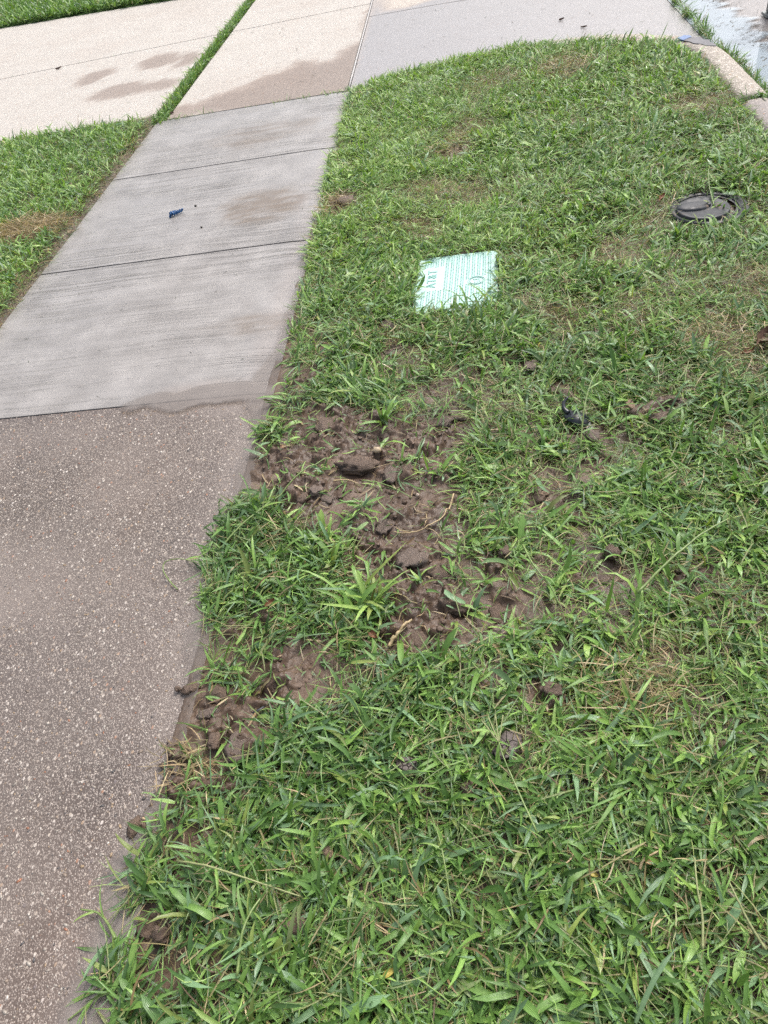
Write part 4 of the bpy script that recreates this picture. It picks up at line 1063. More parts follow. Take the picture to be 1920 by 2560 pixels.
# the plate with a real hole: bridge the outer loop and the hole loop
ov = [bm.verts.new((x, y, 0)) for x, y in out]
hv = [bm.verts.new((hole_c[0] + hole_r * math.cos(2 * math.pi * k / 20), hole_c[1] + hole_r * math.sin(2 * math.pi * k / 20), 0)) for k in range(20)]
eo = [bm.edges.new((ov[k], ov[(k + 1) % len(ov)])) for k in range(len(ov))]
eh = [bm.edges.new((hv[k], hv[(k + 1) % 20])) for k in range(20)]
bmesh.ops.triangle_fill(bm, edges=eo + eh, use_beauty=True)
ext = bmesh.ops.extrude_face_region(bm, geom=bm.faces[:])
bmesh.ops.translate(bm, verts=[g for g in ext['geom'] if isinstance(g, bmesh.types.BMVert)], vec=(0, 0, -0.03))
from_bm('lid_plate', bm, M['mint'], lid, False)
bm = bmesh.new()
for i in range(15):
    x = -0.148 + i * 0.0212
    for j in range(38):
        y = -0.203 + j * 0.0108 + 0.0054 * (i % 2)
        if abs(x) > HX - 0.012 or abs(y) > HY - 0.01: continue
        if math.hypot(x - hole_c[0], y - hole_c[1]) < 0.034: continue
        if -0.135 < x < -0.062 and -0.055 < y < 0.125: continue            # field of the letters
        if math.hypot((x - 0.078) / 0.04, (y + 0.012) / 0.038) < 1: continue   # field of the emblem
        box(bm, x - 0.0042, y, 0.0009, 0.0062, 0.0046, 0.0026, 0.7)
        box(bm, x + 0.0042, y + 0.003, 0.0009, 0.0050, 0.0040, 0.0026, 0.7)
tp = from_bm('tread_pattern', bm, M['mint_mark'], lid, False); tag(tp, kind='stuff')
fc = bpy.data.curves.new('letters', 'FONT'); fc.body = 'AT&T'; fc.size = 0.052; fc.extrude = 0.0012; fc.align_x = 'CENTER'; fc.align_y = 'CENTER'; fc.space_character = 1.08
fo = bpy.data.objects.new('letters_tmp', fc); COL.objects.link(fo)
dg = bpy.context.evaluated_depsgraph_get(); dg.update()
tm = bpy.data.meshes.new_from_object(fo.evaluated_get(dg)); tm.name = 'lettering'
bpy.data.objects.remove(fo)
lt = obj('lettering', tm, mat_plain('mint_letter', (0.15, 0.33, 0.30), (0.22, 0.42, 0.38), 0.4, 60, 0.1), lid); lt.location = (-0.098, 0.035, 0.0008); lt.rotation_euler = (0, 0, R(90))
bm = bmesh.new()
for r0_, r1_ in ((0.034, 0.0315), (0.027, 0.0255)):
    A = []
    for r_, z_ in ((r0_, 0.0), (r0_, 0.0018), (r1_, 0.0018), (r1_, 0.0)):
        A.append([bm.verts.new((r_ * math.cos(2 * math.pi * k / 32), r_ * 0.9 * math.sin(2 * math.pi * k / 32), z_)) for k in range(32)])
    for a_, b_ in zip(A[:-1], A[1:]):
        for k in range(32): bm.faces.new((a_[k], a_[(k + 1) % 32], b_[(k + 1) % 32], b_[k]))
for x, y, w, h in ((0, 0.009, 0.026, 0.0028), (-0.006, -0.003, 0.003, 0.022), (0.004, -0.003, 0.003, 0.022), (0.012, -0.002, 0.0026, 0.016)):
    box(bm, x, y, 0.0009, w, h, 0.0018)
em = from_bm('emblem', bm, M['mint_mark'], lid, False); em.location = (0.078, -0.012, 0.0006)
bm = bmesh.new(); lathe(bm, [(hole_r, -0.004), (hole_r, -0.05), (0, -0.05)], 20, hole_c); from_bm('pull_hole', bm, M['dark_hole'], lid)
# the box wall round the lid
bm = bmesh.new()
for sx_, sy_, w_, h_ in ((HX + 0.011, 0, 0.014, 2 * HY + 0.03), (-HX - 0.011, 0, 0.014, 2 * HY + 0.03), (0, HY + 0.011, 2 * HX + 0.007, 0.014), (0, -HY - 0.011, 2 * HX + 0.007, 0.014)):
    box(bm, sx_, sy_, -0.05, w_, h_, 0.085)
from_bm('box_rim', bm, M['mint_mark'], lid, False)

# --- black round meter cover
t_ = NT('weathered_black_plastic')
c_ = t_.ramp(t_.noise(45, 5, 0.7), [(0.3, (0.013, 0.015, 0.019)), (0.6, (0.026, 0.030, 0.037)), (0.8, (0.06, 0.064, 0.072))])
c_ = t_.mix(t_.mr(t_.noise(26, 5, 0.65), 0.60, 0.68, 0, 0.7), c_, (0.17, 0.12, 0.08))
t_.setp(Base_Color=c_, Roughness=t_.mr(t_.noise(30, 3), 0.3, 0.7, 0.40, 0.7), Normal=t_.bump(t_.noise(120, 4), 0.25, 0.001))
M['black_plastic'] = t_.m
meter = tag(empty('meter_cover', (METER_C[0], METER_C[1], 0.046)), 'round black plastic meter cover half hidden in the lawn', 'meter cover')
meter.rotation_euler = (R(-1), R(1.0), R(15))
bm = bmesh.new(); lathe(bm, [(0.10, 0.0), (0.125, 0.0), (0.130, 0.004), (0.145, 0.004), (0.15, 0.0), (0.152, -0.05)], 56); from_bm('flange', bm, M['black_plastic'], meter)
bm = bmesh.new(); lathe(bm, [(0, 0.008), (0.02, 0.008), (0.085, 0.0085), (0.089, 0.0095), (0.0965, 0.0095), (0.0995, 0.007), (0.101, -0.02)], 56); o = from_bm('lid', bm, M['black_plastic'], meter)
o.location = (-0.035, -0.018, 0.006)
bm = bmesh.new()
for k in range(11):       # long rounded bulge: stack of shrinking ovals
    pass
rings = []
for s_, z_ in ((1.0, 0.0), (0.97, 0.005), (0.88, 0.009), (0.70, 0.0115), (0.4, 0.0125)):
    rings.append([bm.verts.new((0.062 * s_ * math.copysign(abs(math.cos(a)) ** 0.8, math.cos(a)), 0.037 * s_ * math.sin(a), z_)) for a in np.linspace(0, 2 * math.pi, 40, endpoint=False)])
for A, B in zip(rings[:-1], rings[1:]):
    for k in range(40): bm.faces.new((A[k], A[(k + 1) % 40], B[(k + 1) % 40], B[k]))
bm.faces.new(rings[-1])
o = from_bm('reader_housing', bm, M['black_plastic'], meter); o.location = (-0.066, 0.004, 0.013); o.rotation_euler = (0, 0, R(-14))
bm = bmesh.new(); lathe(bm, [(0, 0.012), (0.009, 0.012), (0.011, 0.009), (0.011, 0)], 16); o = from_bm('lock_bolt', bm, M['black_plastic'], meter); o.location = (-0.012, -0.012, 0.013)
for a0_, a1_, r_ in ((R(20), R(130), 0.118), (R(-70), R(10), 0.112)):
    o = obj('seam_rib', tube_mesh('seam_rib', [(r_ * math.cos(a), r_ * math.sin(a), 0.0025) for a in np.linspace(a0_, a1_, 24)], 0.003, 5), M['black_plastic'], meter)

# --- blue twisted plastic scrap on the pavement
M['blue'] = mat_plain('blue_plastic', (0.012, 0.055, 0.16), (0.03, 0.13, 0.32), 0.3, 90, 0.2)
tw_ = tag(empty('plastic_twist', (*(-0.778, 3.680), 0.004), R(33)), 'small blue twisted plastic scrap lying on the broomed slab', 'litter')
ts = np.linspace(0, 1, 40)
for ph in (0, 2.1, 4.2):
    pts = np.stack([(ts - 0.5) * 0.075 + 0.004 * np.sin(ts * 9 + ph), 0.0095 * (1 - 0.55 * ts) * np.cos(ts * 15 + ph), 0.010 + 0.0095 * (1 - 0.55 * ts) * np.sin(ts * 15 + ph)], 1)
    obj('strand', tube_mesh('strand', pts, 0.0052 * (1 - 0.4 * ts) * (0.45 + 0.75 * np.abs(np.sin(ts * 8 + ph))), 7), M['blue'], tw_)

# --- black plastic fragment, broken and curled, in the grass
M['blackbits'] = mat_plain('black_plastic_scrap', (0.012, 0.015, 0.02), (0.03, 0.036, 0.046), 0.32, 120, 0.3)
fr_ = tag(empty('plastic_fragment', (*(1.026, 1.667), 0.048), R(-30)), 'broken black plastic fragment with a curled tail lying in the grass', 'litter')
fr_.rotation_euler = (R(10), R(9), R(-30)); fr_.scale = (0.88, 0.88, 0.88)
bm = bmesh.new()
ol = [(-0.050, 0.006), (-0.036, 0.024), (-0.012, 0.031), (0.018, 0.027), (0.040, 0.014), (0.052, -0.008), (0.044, -0.020), (0.010, -0.026), (-0.024, -0.021), (-0.043, -0.010)]
vt = [bm.verts.new((x, y, 0.006 - 2.2 * (x * x + y * y))) for x, y in ol]; ct = bm.verts.new((0, 0, 0.010))
for k in range(len(vt)): bm.faces.new((ct, vt[k], vt[(k + 1) % len(vt)]))
e_ = bmesh.ops.extrude_face_region(bm, geom=bm.faces[:]); bmesh.ops.translate(bm, verts=[g for g in e_['geom'] if isinstance(g, bmesh.types.BMVert)], vec=(0, 0, -0.006))
from_bm('shell', bm, M['blackbits'], fr_)
obj('curled_tail', tube_mesh('curled_tail', smooth_path([(-0.036, 0.008, 0.002), (-0.056, 0.016, 0.006), (-0.065, 0.034, 0.014), (-0.060, 0.055, 0.022)], 14), np.linspace(0.010, 0.004, 14), 7), M['blackbits'], fr_)
bm = bmesh.new()
for k in range(6): box(bm, 0.044 + 0.006 * k, -0.010 - 0.004 * k, -0.002 - 0.001 * k, 0.0035, 0.024 - 0.002 * k, 0.011)
from_bm('ribbed_end', bm, M['blackbits'], fr_, False)
me = tube_mesh('tube_stub', [(-0.022, 0, 0), (0.0, 0.001, 0.001), (0.022, 0, 0.004)], 0.0042, 10)
o = obj('tube_stub', me, M['blackbits']); o.location = (*(0.200, 0.762), 0.03); o.rotation_euler = (0, R(-6), R(24))
tag(o, 'short shiny black tube stub on the strip of mud by the pavement', 'litter')

# --- grey post at the edge of the street
M['galv'] = mat_plain('galvanised_post', (0.17, 0.19, 0.185), (0.27, 0.29, 0.285), 0.45, 30, 0.1, Metallic=0.3)
po = tag(empty('street_post', (2.80, 5.70, -0.062)), 'grey metal post cut off by the top right corner', 'post')
bm = bmesh.new(); box(bm, 0, 0, 0.56, 0.075, 0.075, 1.1); bmesh.ops.bevel(bm, geom=bm.edges[:], offset=0.008, segments=2, affect='EDGES'); from_bm('pole', bm, M['galv'], po)
bm = bmesh.new(); box(bm, 0, 0, 0.007, 0.11, 0.11, 0.014); from_bm('base_plate', bm, M['galv'], po, False)
bm = bmesh.new(); lathe(bm, [(0, 0.03), (0.03, 0.026), (0.045, 0.0)], 20); o = from_bm('cap', bm, M['galv'], po); o.location = (0, 0, 1.11)

# --- blue and grey patch stuck on the kerb corner
pt = tag(empty('kerb_patch', (2.135, 5.04, 0.047), R(-65)), 'dark grey patch with a blue end stuck on the kerb corner', 'patch')
def plate(name, outline, th, mat, parent, z=0.0):
    bm = bmesh.new()
    vt = [bm.verts.new((x, y, z)) for x, y in outline]
    f = bm.faces.new(vt); e = bmesh.ops.extrude_face_region(bm, geom=[f])
    bmesh.ops.translate(bm, verts=[g for g in e['geom'] if isinstance(g, bmesh.types.BMVert)], vec=(0, 0, th))
    return from_bm(name, bm, mat, parent, False)
M['bluepaint'] = mat_plain('blue_paint', (0.07, 0.13, 0.28), (0.14, 0.22, 0.40), 0.45, 60, 0.3)
M['tar'] = mat_plain('dark_patch', (0.07, 0.07, 0.08), (0.14, 0.14, 0.155), 0.5, 50, 0.5)
plate('grey_piece', [(-0.03, -0.045), (0.02, -0.038), (0.06, -0.047), (0.11, -0.030), (0.15, -0.033), (0.20, -0.008), (0.185, 0.012), (0.12, 0.020), (0.09, 0.042), (0.04, 0.034), (0.0, 0.048), (-0.04, 0.02)], 0.006, M['tar'], pt)
plate('blue_piece', [(-0.105, -0.030), (-0.070, -0.045), (-0.033, -0.043), (-0.043, 0.0), (-0.045, 0.024), (-0.075, 0.034), (-0.110, 0.018), (-0.100, -0.008)], 0.007, M['bluepaint'], pt)

# ------------------------------------------------------------------ clods, flakes and stones
def clod_mesh(name, rx, ry, rz, seed, flat=False, lo=False):
    V = (ICO2_V if lo else ICO_V).copy(); F = ICO2_F if lo else ICO_F
    off = seed * 3.7
    cell, cid = worley(V[:, 0] * 2.1 + off, V[:, 1] * 2.1 + 0.7 * V[:, 2], seed)
    d = 0.34 * n3(V * 1.3 + off, seed) + 0.24 * n3(V * 3.1 + off, seed + 3) + 0.17 * n3(V * 7.0 + off, seed + 6) - 0.28 * smooth(0.35, 0.8, cell) + 0.2 * (cid - 0.5)
    P = V * (1.08 + d)[:, None]
    if flat:
        z = P[:, 2]
        P[:, 2] = np.sign(z) * np.minimum(np.abs(z), 0.55 + 0.10 * n3(V * 5 + off, seed + 8))
        P[:, :2] *= (1 + 0.18 * np.round(2.0 * n3(np.stack([V[:, 0], V[:, 1], 0 * V[:, 0]], 1) * 1.1 + off, seed + 12)))[:, None] * 0.5 + 0.5
    P = P * np.array([rx, ry, rz * (0.68 if rz > 0.012 else 1.0)])
    return raw_mesh(name, P, F)
for k, (p, rx, ry, rz, nm, mt, lb) in enumerate(CL):
    me = clod_mesh(nm, rx, ry, rz, 3 + k, nm in ('mud_disc', 'mud_flake'))
    me.materials.append(M[mt])
    o = link(bpy.data.objects.new(nm, me))
    on_walk = p[0] < edge_x(p[1]) - 0.005
    g_ = 0.0 if on_walk else float(h_mud(np.array([p[0]]), np.array([p[1]]))[0])
    nz = rz * (-0.22 if nm == 'mud_clod' else 0.20)
    grassy = mud_amount(np.array([p[0]]), np.array([p[1]]))[0] < 0.5
    o.location = (p[0], p[1], g_ + nz + (0.024 if grassy and not on_walk else 0.003))
    o.rotation_euler = (rng.normal(0, 0.08), rng.normal(0, 0.08), rng.uniform(0, 6.28))
    tag(o, lb, {'mud_disc': 'mud', 'mud_flake': 'mud', 'mud_clod': 'clod', 'mud_crumb': 'crumb'}[nm], 'lumps of mud on the ground')

def crumbs():
    r = np.random.default_rng(21)
    n = 9000
    x, y = r.uniform(-0.10, 1.3, n), r.uniform(0.3, 2.2, n)
    m = mud_amount(x, y)
    ok = r.random(n) < smooth(0.05, 0.7, m) * (0.25 + smooth(0.45, 0.65, fbm(x * 8, y * 8, 201)))
    ok &= x > edge_x(y) - 0.03
    x, y = x[ok], y[ok]; n = len(x)
    s = np.clip(r.lognormal(-5.80, 0.45, n), 0.0014, 0.0075)
    z = h_mud(x, y)
    Vs = []
    for k in range(12):
        d = 0.50 * n3(ICO2_V * 1.6 + 5 * k, 300 + k) + 0.45 * n3(ICO2_V * 3.9 + 5 * k, 330 + k)
        Vs.append(ICO2_V * (1 + d)[:, None])
    Vs = np.array(Vs)[r.integers(0, 12, n)]
    a = r.uniform(0, 6.28, n); ca, sa = np.cos(a)[:, None], np.sin(a)[:, None]
    sc = s[:, None] * r.uniform(0.7, 1.3, (n, 1))
    P = np.stack([(Vs[..., 0] * ca - Vs[..., 1] * sa) * sc + x[:, None], (Vs[..., 0] * sa + Vs[..., 1] * ca) * s[:, None] + y[:, None], Vs[..., 2] * s[:, None] * 0.5 + (z + 0.0 * s)[:, None]], -1)
    F = (ICO2_F[None] + (np.arange(n) * len(ICO2_V))[:, None, None]).reshape(-1, 3)
    me = raw_mesh('mud_crumbs', P.reshape(-1, 3), F)
    tag(obj('mud_crumbs', me, M['soil']), 'loose brown crumbs of wet soil strewn over the bare mud', 'soil', kind='stuff')
crumbs()

# --- pebbles proud of the worn aggregate
_bm = bmesh.new(); bmesh.ops.create_icosphere(_bm, subdivisions=1, radius=1)
IC1_V = np.array([v.co[:] for v in _bm.verts]); IC1_F = np.array([[v.index for v in f.verts] for f in _bm.faces]); _bm.free()
def pebble_part():
    r = np.random.default_rng(22)
    n = 11000
    y = -0.1 + 2.1 * r.random(n) ** 1.0
    x = r.uniform(-WALK_W, -0.02, n)
    ok = in_view(x, y, 0.3) & (walk_puddle(x, y) < 0.3); x, y = x[ok], y[ok]; n = len(x)
    s = np.clip(r.lognormal(-6.45, 0.42, n), 0.0009, 0.0042)
    a = r.uniform(0, 6.28, n); ca, sa = np.cos(a)[:, None], np.sin(a)[:, None]
    el = r.uniform(1.0, 2.2, n)[:, None]; V = IC1_V[None]
    P = np.stack([(V[..., 0] * el * ca - V[..., 1] * sa) * s[:, None] + x[:, None], (V[..., 0] * el * sa + V[..., 1] * ca) * s[:, None] + y[:, None], V[..., 2] * s[:, None] * 0.35 + (walk_h(x, y) - 0.003)[:, None]], -1)
    F = (IC1_F[None] + (np.arange(n) * 12)[:, None, None]).reshape(-1, 3)
    pal = np.array([[0.42, 0.38, 0.33], [0.33, 0.29, 0.25], [0.52, 0.48, 0.43], [0.24, 0.19, 0.15], [0.34, 0.25, 0.16], [0.32, 0.15, 0.09], [0.09, 0.085, 0.085]])
    c = pal[r.choice(7, n, p=[0.24, 0.26, 0.11, 0.17, 0.10, 0.04, 0.08])] * r.uniform(0.65, 1.0, (n, 1))
    me = raw_mesh('exposed_pebbles', P.reshape(-1, 3), F); cattr(me, 'col', np.repeat(c, 12, 0))
    t = NT('wet_pebble'); t.setp(Base_Color=t.attr('col', 'Color'), Roughness=0.35)
    slab = [o for o in sidewalk.children if o.name.startswith('concrete_slab')][-1]
    tag(obj('exposed_pebbles', me, t.m, slab), kind='stuff')
pebble_part()

# small stones one can pick out
for p, s_, c_, nm, lb in (((0.431, 1.599), 0.014, (0.42, 0.33, 0.22), 'stone', 'cream coloured stone at the crest of the bare mud'),
                          ((0.112, 1.692), 0.009, (0.36, 0.17, 0.10), 'pebble', 'orange brown pebble beside the flake at the pavement corner'),
                          ((0.464, 1.066), 0.008, (0.5, 0.46, 0.36), 'pebble', 'pale pebble caught in the bright tuft in the mud'),
                          ((0.555, 1.419), 0.007, (0.40, 0.32, 0.25), 'pebble', 'tiny tan pebble on smooth mud right of the grey flakes'),
                          ((0.003, 0.259), 0.006, (0.5, 0.45, 0.36), 'pebble', 'cream pebble in the water at the bottom left pavement edge'),
                          ((-0.693, 3.755), 0.007, (0.05, 0.045, 0.04), 'pebble', 'dark grain on the slab right of the blue scrap'),
                          ((-0.592, 3.475), 0.006, (0.05, 0.045, 0.04), 'pebble', 'dark grain on the slab below right of the blue scrap')):
    me = clod_mesh(nm, s_, s_ * 0.8, s_ * 0.7, int(p[0] * 100) + 60, lo=True)
    me.materials.append(mat_plain(nm + '_stone', tuple(0.8 * v for v in c_), c_, 0.55, 200, 0.3))
    o = link(bpy.data.objects.new(nm, me)); z_ = 0.004 if p[0] < edge_x(p[1]) else float(h_mud(np.array([p[0]]), np.array([p[1]]))[0]) + 0.012
    o.location = (p[0], p[1], z_); tag(o, lb, nm, 'stones and pebbles lying loose')

# ------------------------------------------------------------------ dead leaves, stems, stalks, tufts
def leaf_mesh(name, L, W, curl, seed):
    r = np.random.default_rng(seed)
    nu, nv = 9, 5
    t, u = np.linspace(0, 1, nu), np.linspace(-1, 1, nv)
    Tt, Uu = np.meshgrid(t, u, indexing='ij')
    w = W * np.sin(np.pi * np.clip(Tt, 0.02, 0.98) ** 0.8) ** 0.8 * 0.5
    x = (Tt - 0.5) * L; y = Uu * w + 0.15 * W * np.sin(3 * Tt + seed)
    z = curl * W * (Uu ** 2) * 0.6 + curl * L * 0.35 * (Tt - 0.5) ** 2 + 0.05 * W * r.normal(0, 1, Tt.shape)
    V = np.stack([x, y, z - z.min()], -1).reshape(-1, 3)
    lowv = V.copy(); lowv[:, 2] -= 0.0006
    f = grid_faces(nv, nu)
    return raw_mesh(name, np.concatenate([V, lowv]), np.concatenate([f, f[:, ::-1] + len(V)]))
M['brown_leaf'] = mat_plain('brown_leaf', (0.075, 0.045, 0.032), (0.17, 0.10, 0.065), 0.55, 150, 0.4)
M['rust_leaf'] = mat_plain('rust_leaf', (0.16, 0.065, 0.035), (0.27, 0.13, 0.07), 0.5, 150, 0.4)
M['tan_leaf'] = mat_plain('tan_leaf', (0.30, 0.20, 0.10), (0.44, 0.31, 0.17), 0.55, 150, 0.4)
M['yellow_leaf'] = mat_plain('yellow_leaf', (0.34, 0.27, 0.05), (0.44, 0.38, 0.12), 0.45, 150, 0.4)
M['straw'] = mat_plain('straw', (0.30, 0.22, 0.11), (0.47, 0.37, 0.22), 0.55, 120, 0.3)
M['stem_green'] = mat_plain('stem_green', (0.11, 0.17, 0.05), (0.20, 0.27, 0.09), 0.4, 90, 0.2)
M['seed'] = mat_plain('seed_head', (0.17, 0.20, 0.075), (0.30, 0.32, 0.15), 0.55, 300, 0.4)
for p, L, W, c_, rz, mt, lb in (
    ((1.633, 1.979), 0.085, 0.050, 0.8, 40, 'brown_leaf', 'large curled brown leaf at the right edge of the picture'),
    ((1.572, 1.924), 0.040, 0.018, 0.8, 10, 'rust_leaf', 'rusty leaf below the large curled brown leaf'),
    ((1.531, 2.980), 0.050, 0.016, 1.0, 60, 'rust_leaf', 'orange red leaf at the left of the black meter cover'),
    ((0.464, 0.937), 0.032, 0.016, 0.7, -35, 'rust_leaf', 'rust brown leaf at the foot of the bare mud'),
    ((0.187, 1.057), 0.030, 0.014, 0.8, 50, 'rust_leaf', 'rust brown leaf deep in the tuft beside the mud'),
    ((0.882, 0.309), 0.030, 0.012, 0.5, 5, 'yellow_leaf', 'yellow leaf in the grass near the bottom right'),
    ((0.532, 0.263), 0.026, 0.011, 0.6, 40, 'yellow_leaf', 'yellow leaf tip near the bottom centre'),
    ((0.892, 0.414), 0.016, 0.009, 0.6, -20, 'yellow_leaf', 'tiny yellow scrap of leaf in mid lawn lower right'),
    ((0.698, 1.864), 0.026, 0.016, 0.9, 20, 'rust_leaf', 'brown leaf scrap in thin grass above the bare mud'),
    ((0.994, 0.440), 0.022, 0.010, 0.8, 15, 'tan_leaf', 'tan leaf scrap beside the thin patch lower right'),
    ((1.517, 6.303), 0.040, 0.016, 0.8, 20, 'brown_leaf', 'dark leaf on the apron, upper of the two'),
    ((1.643, 6.044), 0.045, 0.014, 0.8, -10, 'brown_leaf', 'dark leaf on the apron, lower of the two'),
    ((-2.944, 7.421), 0.060, 0.020, 0.8, 10, 'brown_leaf', 'small dark leaf on the dry driveway at the left'),
    ((-1.290, 5.461), 0.030, 0.018, 0.8, 10, 'brown_leaf', 'dark scrap on the wet driveway beside the grass strip')):
    o = obj('dead_leaf', leaf_mesh('dead_leaf', L, W, c_, int(L * 1000 + rz + 400)), M[mt])
    if p[1] > 5.4: z_ = float(drive_h(np.array([p[0]]), np.array([p[1]]))[0]) + 0.003
    else: z_ = float(h_right(np.array([p[0]]), np.array([p[1]]))[0]) + 0.028
    o.location = (p[0], p[1], z_); o.rotation_euler = (R(12), R(-8), R(rz)); tag(o, lb, 'leaf', 'fallen leaves')

def on_ground(pts, lift):
    pts = np.asarray(pts, float); P = smooth_path(pts, 22)
    z = np.where(P[:, 0] < edge_x(P[:, 1]) - 0.01, 0.0, np.maximum(h_mud(P[:, 0], P[:, 1]), -0.002))
    return np.column_stack([P, z])  + np.array([0, 0, 1.0]) * np.interp(np.linspace(0, 1, 22), np.linspace(0, 1, len(lift)), lift)[:, None]
def stem(name, pts, lift, rad, mat, label, cat, group, leaves=0, head=None, seed=0):
    P = on_ground(pts, lift)
    r = np.random.default_rng(seed + 50)
    root = tag(empty(name, tuple(P[0])), label, cat, group)
    me = tube_mesh('stem', P - P[0], np.linspace(rad, rad * 0.55, len(P)), 6); obj('stem', me, M[mat], root)
    if leaves:
        k = r.integers(3, len(P) - 3, leaves)
        d = P[k + 1] - P[k]; az = np.arctan2(d[:, 1], d[:, 0]) + r.choice([-1, 1], leaves) * r.uniform(0.3, 0.9, leaves)
        n = leaves
        parts = blades(P[k] - P[0], az, np.radians(r.uniform(5, 40, n)), np.radians(r.uniform(20, 80, n)), r.uniform(0.04, 0.08, n), r.uniform(0.004, 0.007, n), r.normal(0, 0.4, n), r.normal(0, 0.3, n),
                       green(n, np.full(n, 0.6), np.zeros(n), r), 6, True, np.full(n, 2.2), lambda a, b: -0.5 + 0 * a)
        for q in range(n):
            m = 18; V, F, C, U = parts
            me = raw_mesh('leaf', V[q * m:(q + 1) * m], F[:10]); cattr(me, 'col', C[q * m:(q + 1) * m]); fattr(me, 'u', U[q * m:(q + 1) * m]); obj('leaf', me, M['leaf'], root)
    if head:
        # finger-like spikes of small grains at the end of the stem
        e = P[-1] - P[0]; d = P[-1] - P[-3]; a0 = math.atan2(d[1], d[0])
        for q in range(head):
            a = a0 + (q - (head - 1) / 2) * 0.28
            sp = np.array([e + np.array([math.cos(a), math.sin(a), 0.15]) * s_ for s_ in np.linspace(0, 0.055, 9)])
            rad_ = 0.0011 + 0.0007 * (np.arange(9) % 2); obj('spike', tube_mesh('spike', sp, rad_, 5), M['seed'], root)
    return root
Q = lambda x, y: None
stem('grass_runner', [(0.832, 1.116), (0.830, 1.122)] if False else [(0.658, 1.400), (0.630, 1.323), (0.583, 1.285), (0.526, 1.277), (0.491, 1.290)], [0.012, 0.008, 0.010, 0.012, 0.010], 0.0024, 'straw', 'dry tan runner curving over the lower middle of the mud', 'runner', 'bare stems on the mud', seed=1)
stem('grass_runner', [(0.583, 1.285), (0.615, 1.257), (0.645, 1.214)], [0.012, 0.014, 0.008], 0.0014, 'straw', 'thin rootlet branching down from the tan runner', 'runner', 'bare stems on the mud', seed=2)
stem('straw_stalk', [(0.302, 1.507), (0.341, 1.499), (0.379, 1.485)], [0.012, 0.014, 0.010], 0.0028, 'straw', 'short pale dead stem left of centre on the mud', 'stem', 'bare stems on the mud', seed=3)
stem('straw_stalk', [(0.389, 1.497), (0.435, 1.483), (0.480, 1.455), (0.538, 1.408)], [0.010, 0.016, 0.020, 0.014], 0.0026, 'stem_green', 'bent greenish stem in the middle of the mud', 'stem', 'bare stems on the mud', 1, seed=4)
stem('straw_stalk', [(0.498, 0.917), (0.524, 0.955), (0.551, 0.987)], [0.014, 0.022, 0.026], 0.0050, 'straw', 'thick grey dead stem at the foot of the mud', 'stem', 'bare stems on the mud', seed=5)
stem('grass_stalk', [(0.000, 1.258), (0.072, 1.348), (0.149, 1.428), (0.249, 1.539), (0.313, 1.588)], [0.035, 0.05, 0.05, 0.045, 0.03], 0.0030, 'stem_green', 'long green stalk lying from the left tuft across the mud', 'stalk', 'long stalks in the lawn', 3, seed=6)
stem('grass_stalk', [(1.074, 1.013), (1.152, 1.080), (1.240, 1.149), (1.317, 1.198)], [0.05, 0.07, 0.08, 0.08], 0.0036, 'stem_green', 'long straight diagonal stalk over the grass at the right', 'stalk', 'long stalks in the lawn', 0, seed=7)
stem('grass_stalk', [(0.799, 0.480), (0.770, 0.555), (0.748, 0.616), (0.741, 0.645)], [0.05, 0.06, 0.07, 0.075], 0.0022, 'stem_green', 'seed stalk with forked head pointing at the large mud disc', 'stalk', 'long stalks in the lawn', 0, 4, seed=8)
stem('grass_stalk', [(1.138, 0.300), (1.123, 0.331), (1.111, 0.362), (1.104, 0.391)], [0.06, 0.07, 0.08, 0.08], 0.0026, 'seed', 'pale seed stalk leaning up at the far bottom right', 'stalk', 'long stalks in the lawn', 0, seed=9)
stem('grass_stalk', [(1.043, 0.299), (1.052, 0.344), (1.053, 0.387), (1.060, 0.433)], [0.06, 0.065, 0.07, 0.07], 0.0024, 'seed', 'pale seed stalk standing left of the far bottom right one', 'stalk', 'long stalks in the lawn', 0, seed=10)
stem('grass_stalk', [(0.100, 0.440), (0.173, 0.422), (0.263, 0.399), (0.363, 0.374)], [0.04, 0.06, 0.06, 0.05], 0.0026, 'seed', 'pale jointed stalk lying across the lower left grass', 'stalk', 'long stalks in the lawn', 1, seed=11)
stem('grass_stalk', [(0.268, 0.247), (0.270, 0.309), (0.281, 0.347), (0.309, 0.400)], [0.04, 0.06, 0.06, 0.05], 0.0028, 'stem_green', 'upright green stalk crossing the pale jointed one', 'stalk', 'long stalks in the lawn', 2, seed=12)
stem('grass_stalk', [(0.643, 0.337), (0.622, 0.463), (0.595, 0.542)], [0.035, 0.045, 0.03], 0.0018, 'stem_green', 'thin stalk in the lower middle of the lawn', 'stalk', 'long stalks in the lawn', 1, seed=13)
stem('grass_stalk', [(0.829, 1.177), (0.846, 1.108), (0.883, 1.035), (0.904, 0.980)], [0.05, 0.06, 0.06, 0.04], 0.0026, 'stem_green', 'stalk bending through the sparse grass right of the mud', 'stalk', 'long stalks in the lawn', 2, seed=14)
stem('grass_stalk', [(1.016, 1.529), (1.037, 1.627), (1.069, 1.719), (1.111, 1.796)], [0.03, 0.09, 0.12, 0.12], 0.0024, 'stem_green', 'stalk rising in front of the black plastic fragment', 'stalk', 'long stalks in the lawn', 3, seed=15)
stem('grass_stalk', [(-0.103, 1.151), (-0.127, 1.173), (-0.160, 1.215), (-0.155, 1.241), (-0.105, 1.238), (-0.045, 1.216)], [0.004, 0.006, 0.012, 0.02, 0.03, 0.03], 0.0020, 'stem_green', 'curled green stem reaching onto the aggregate pavement', 'stalk', 'stems on the pavement edge', 1, seed=16)
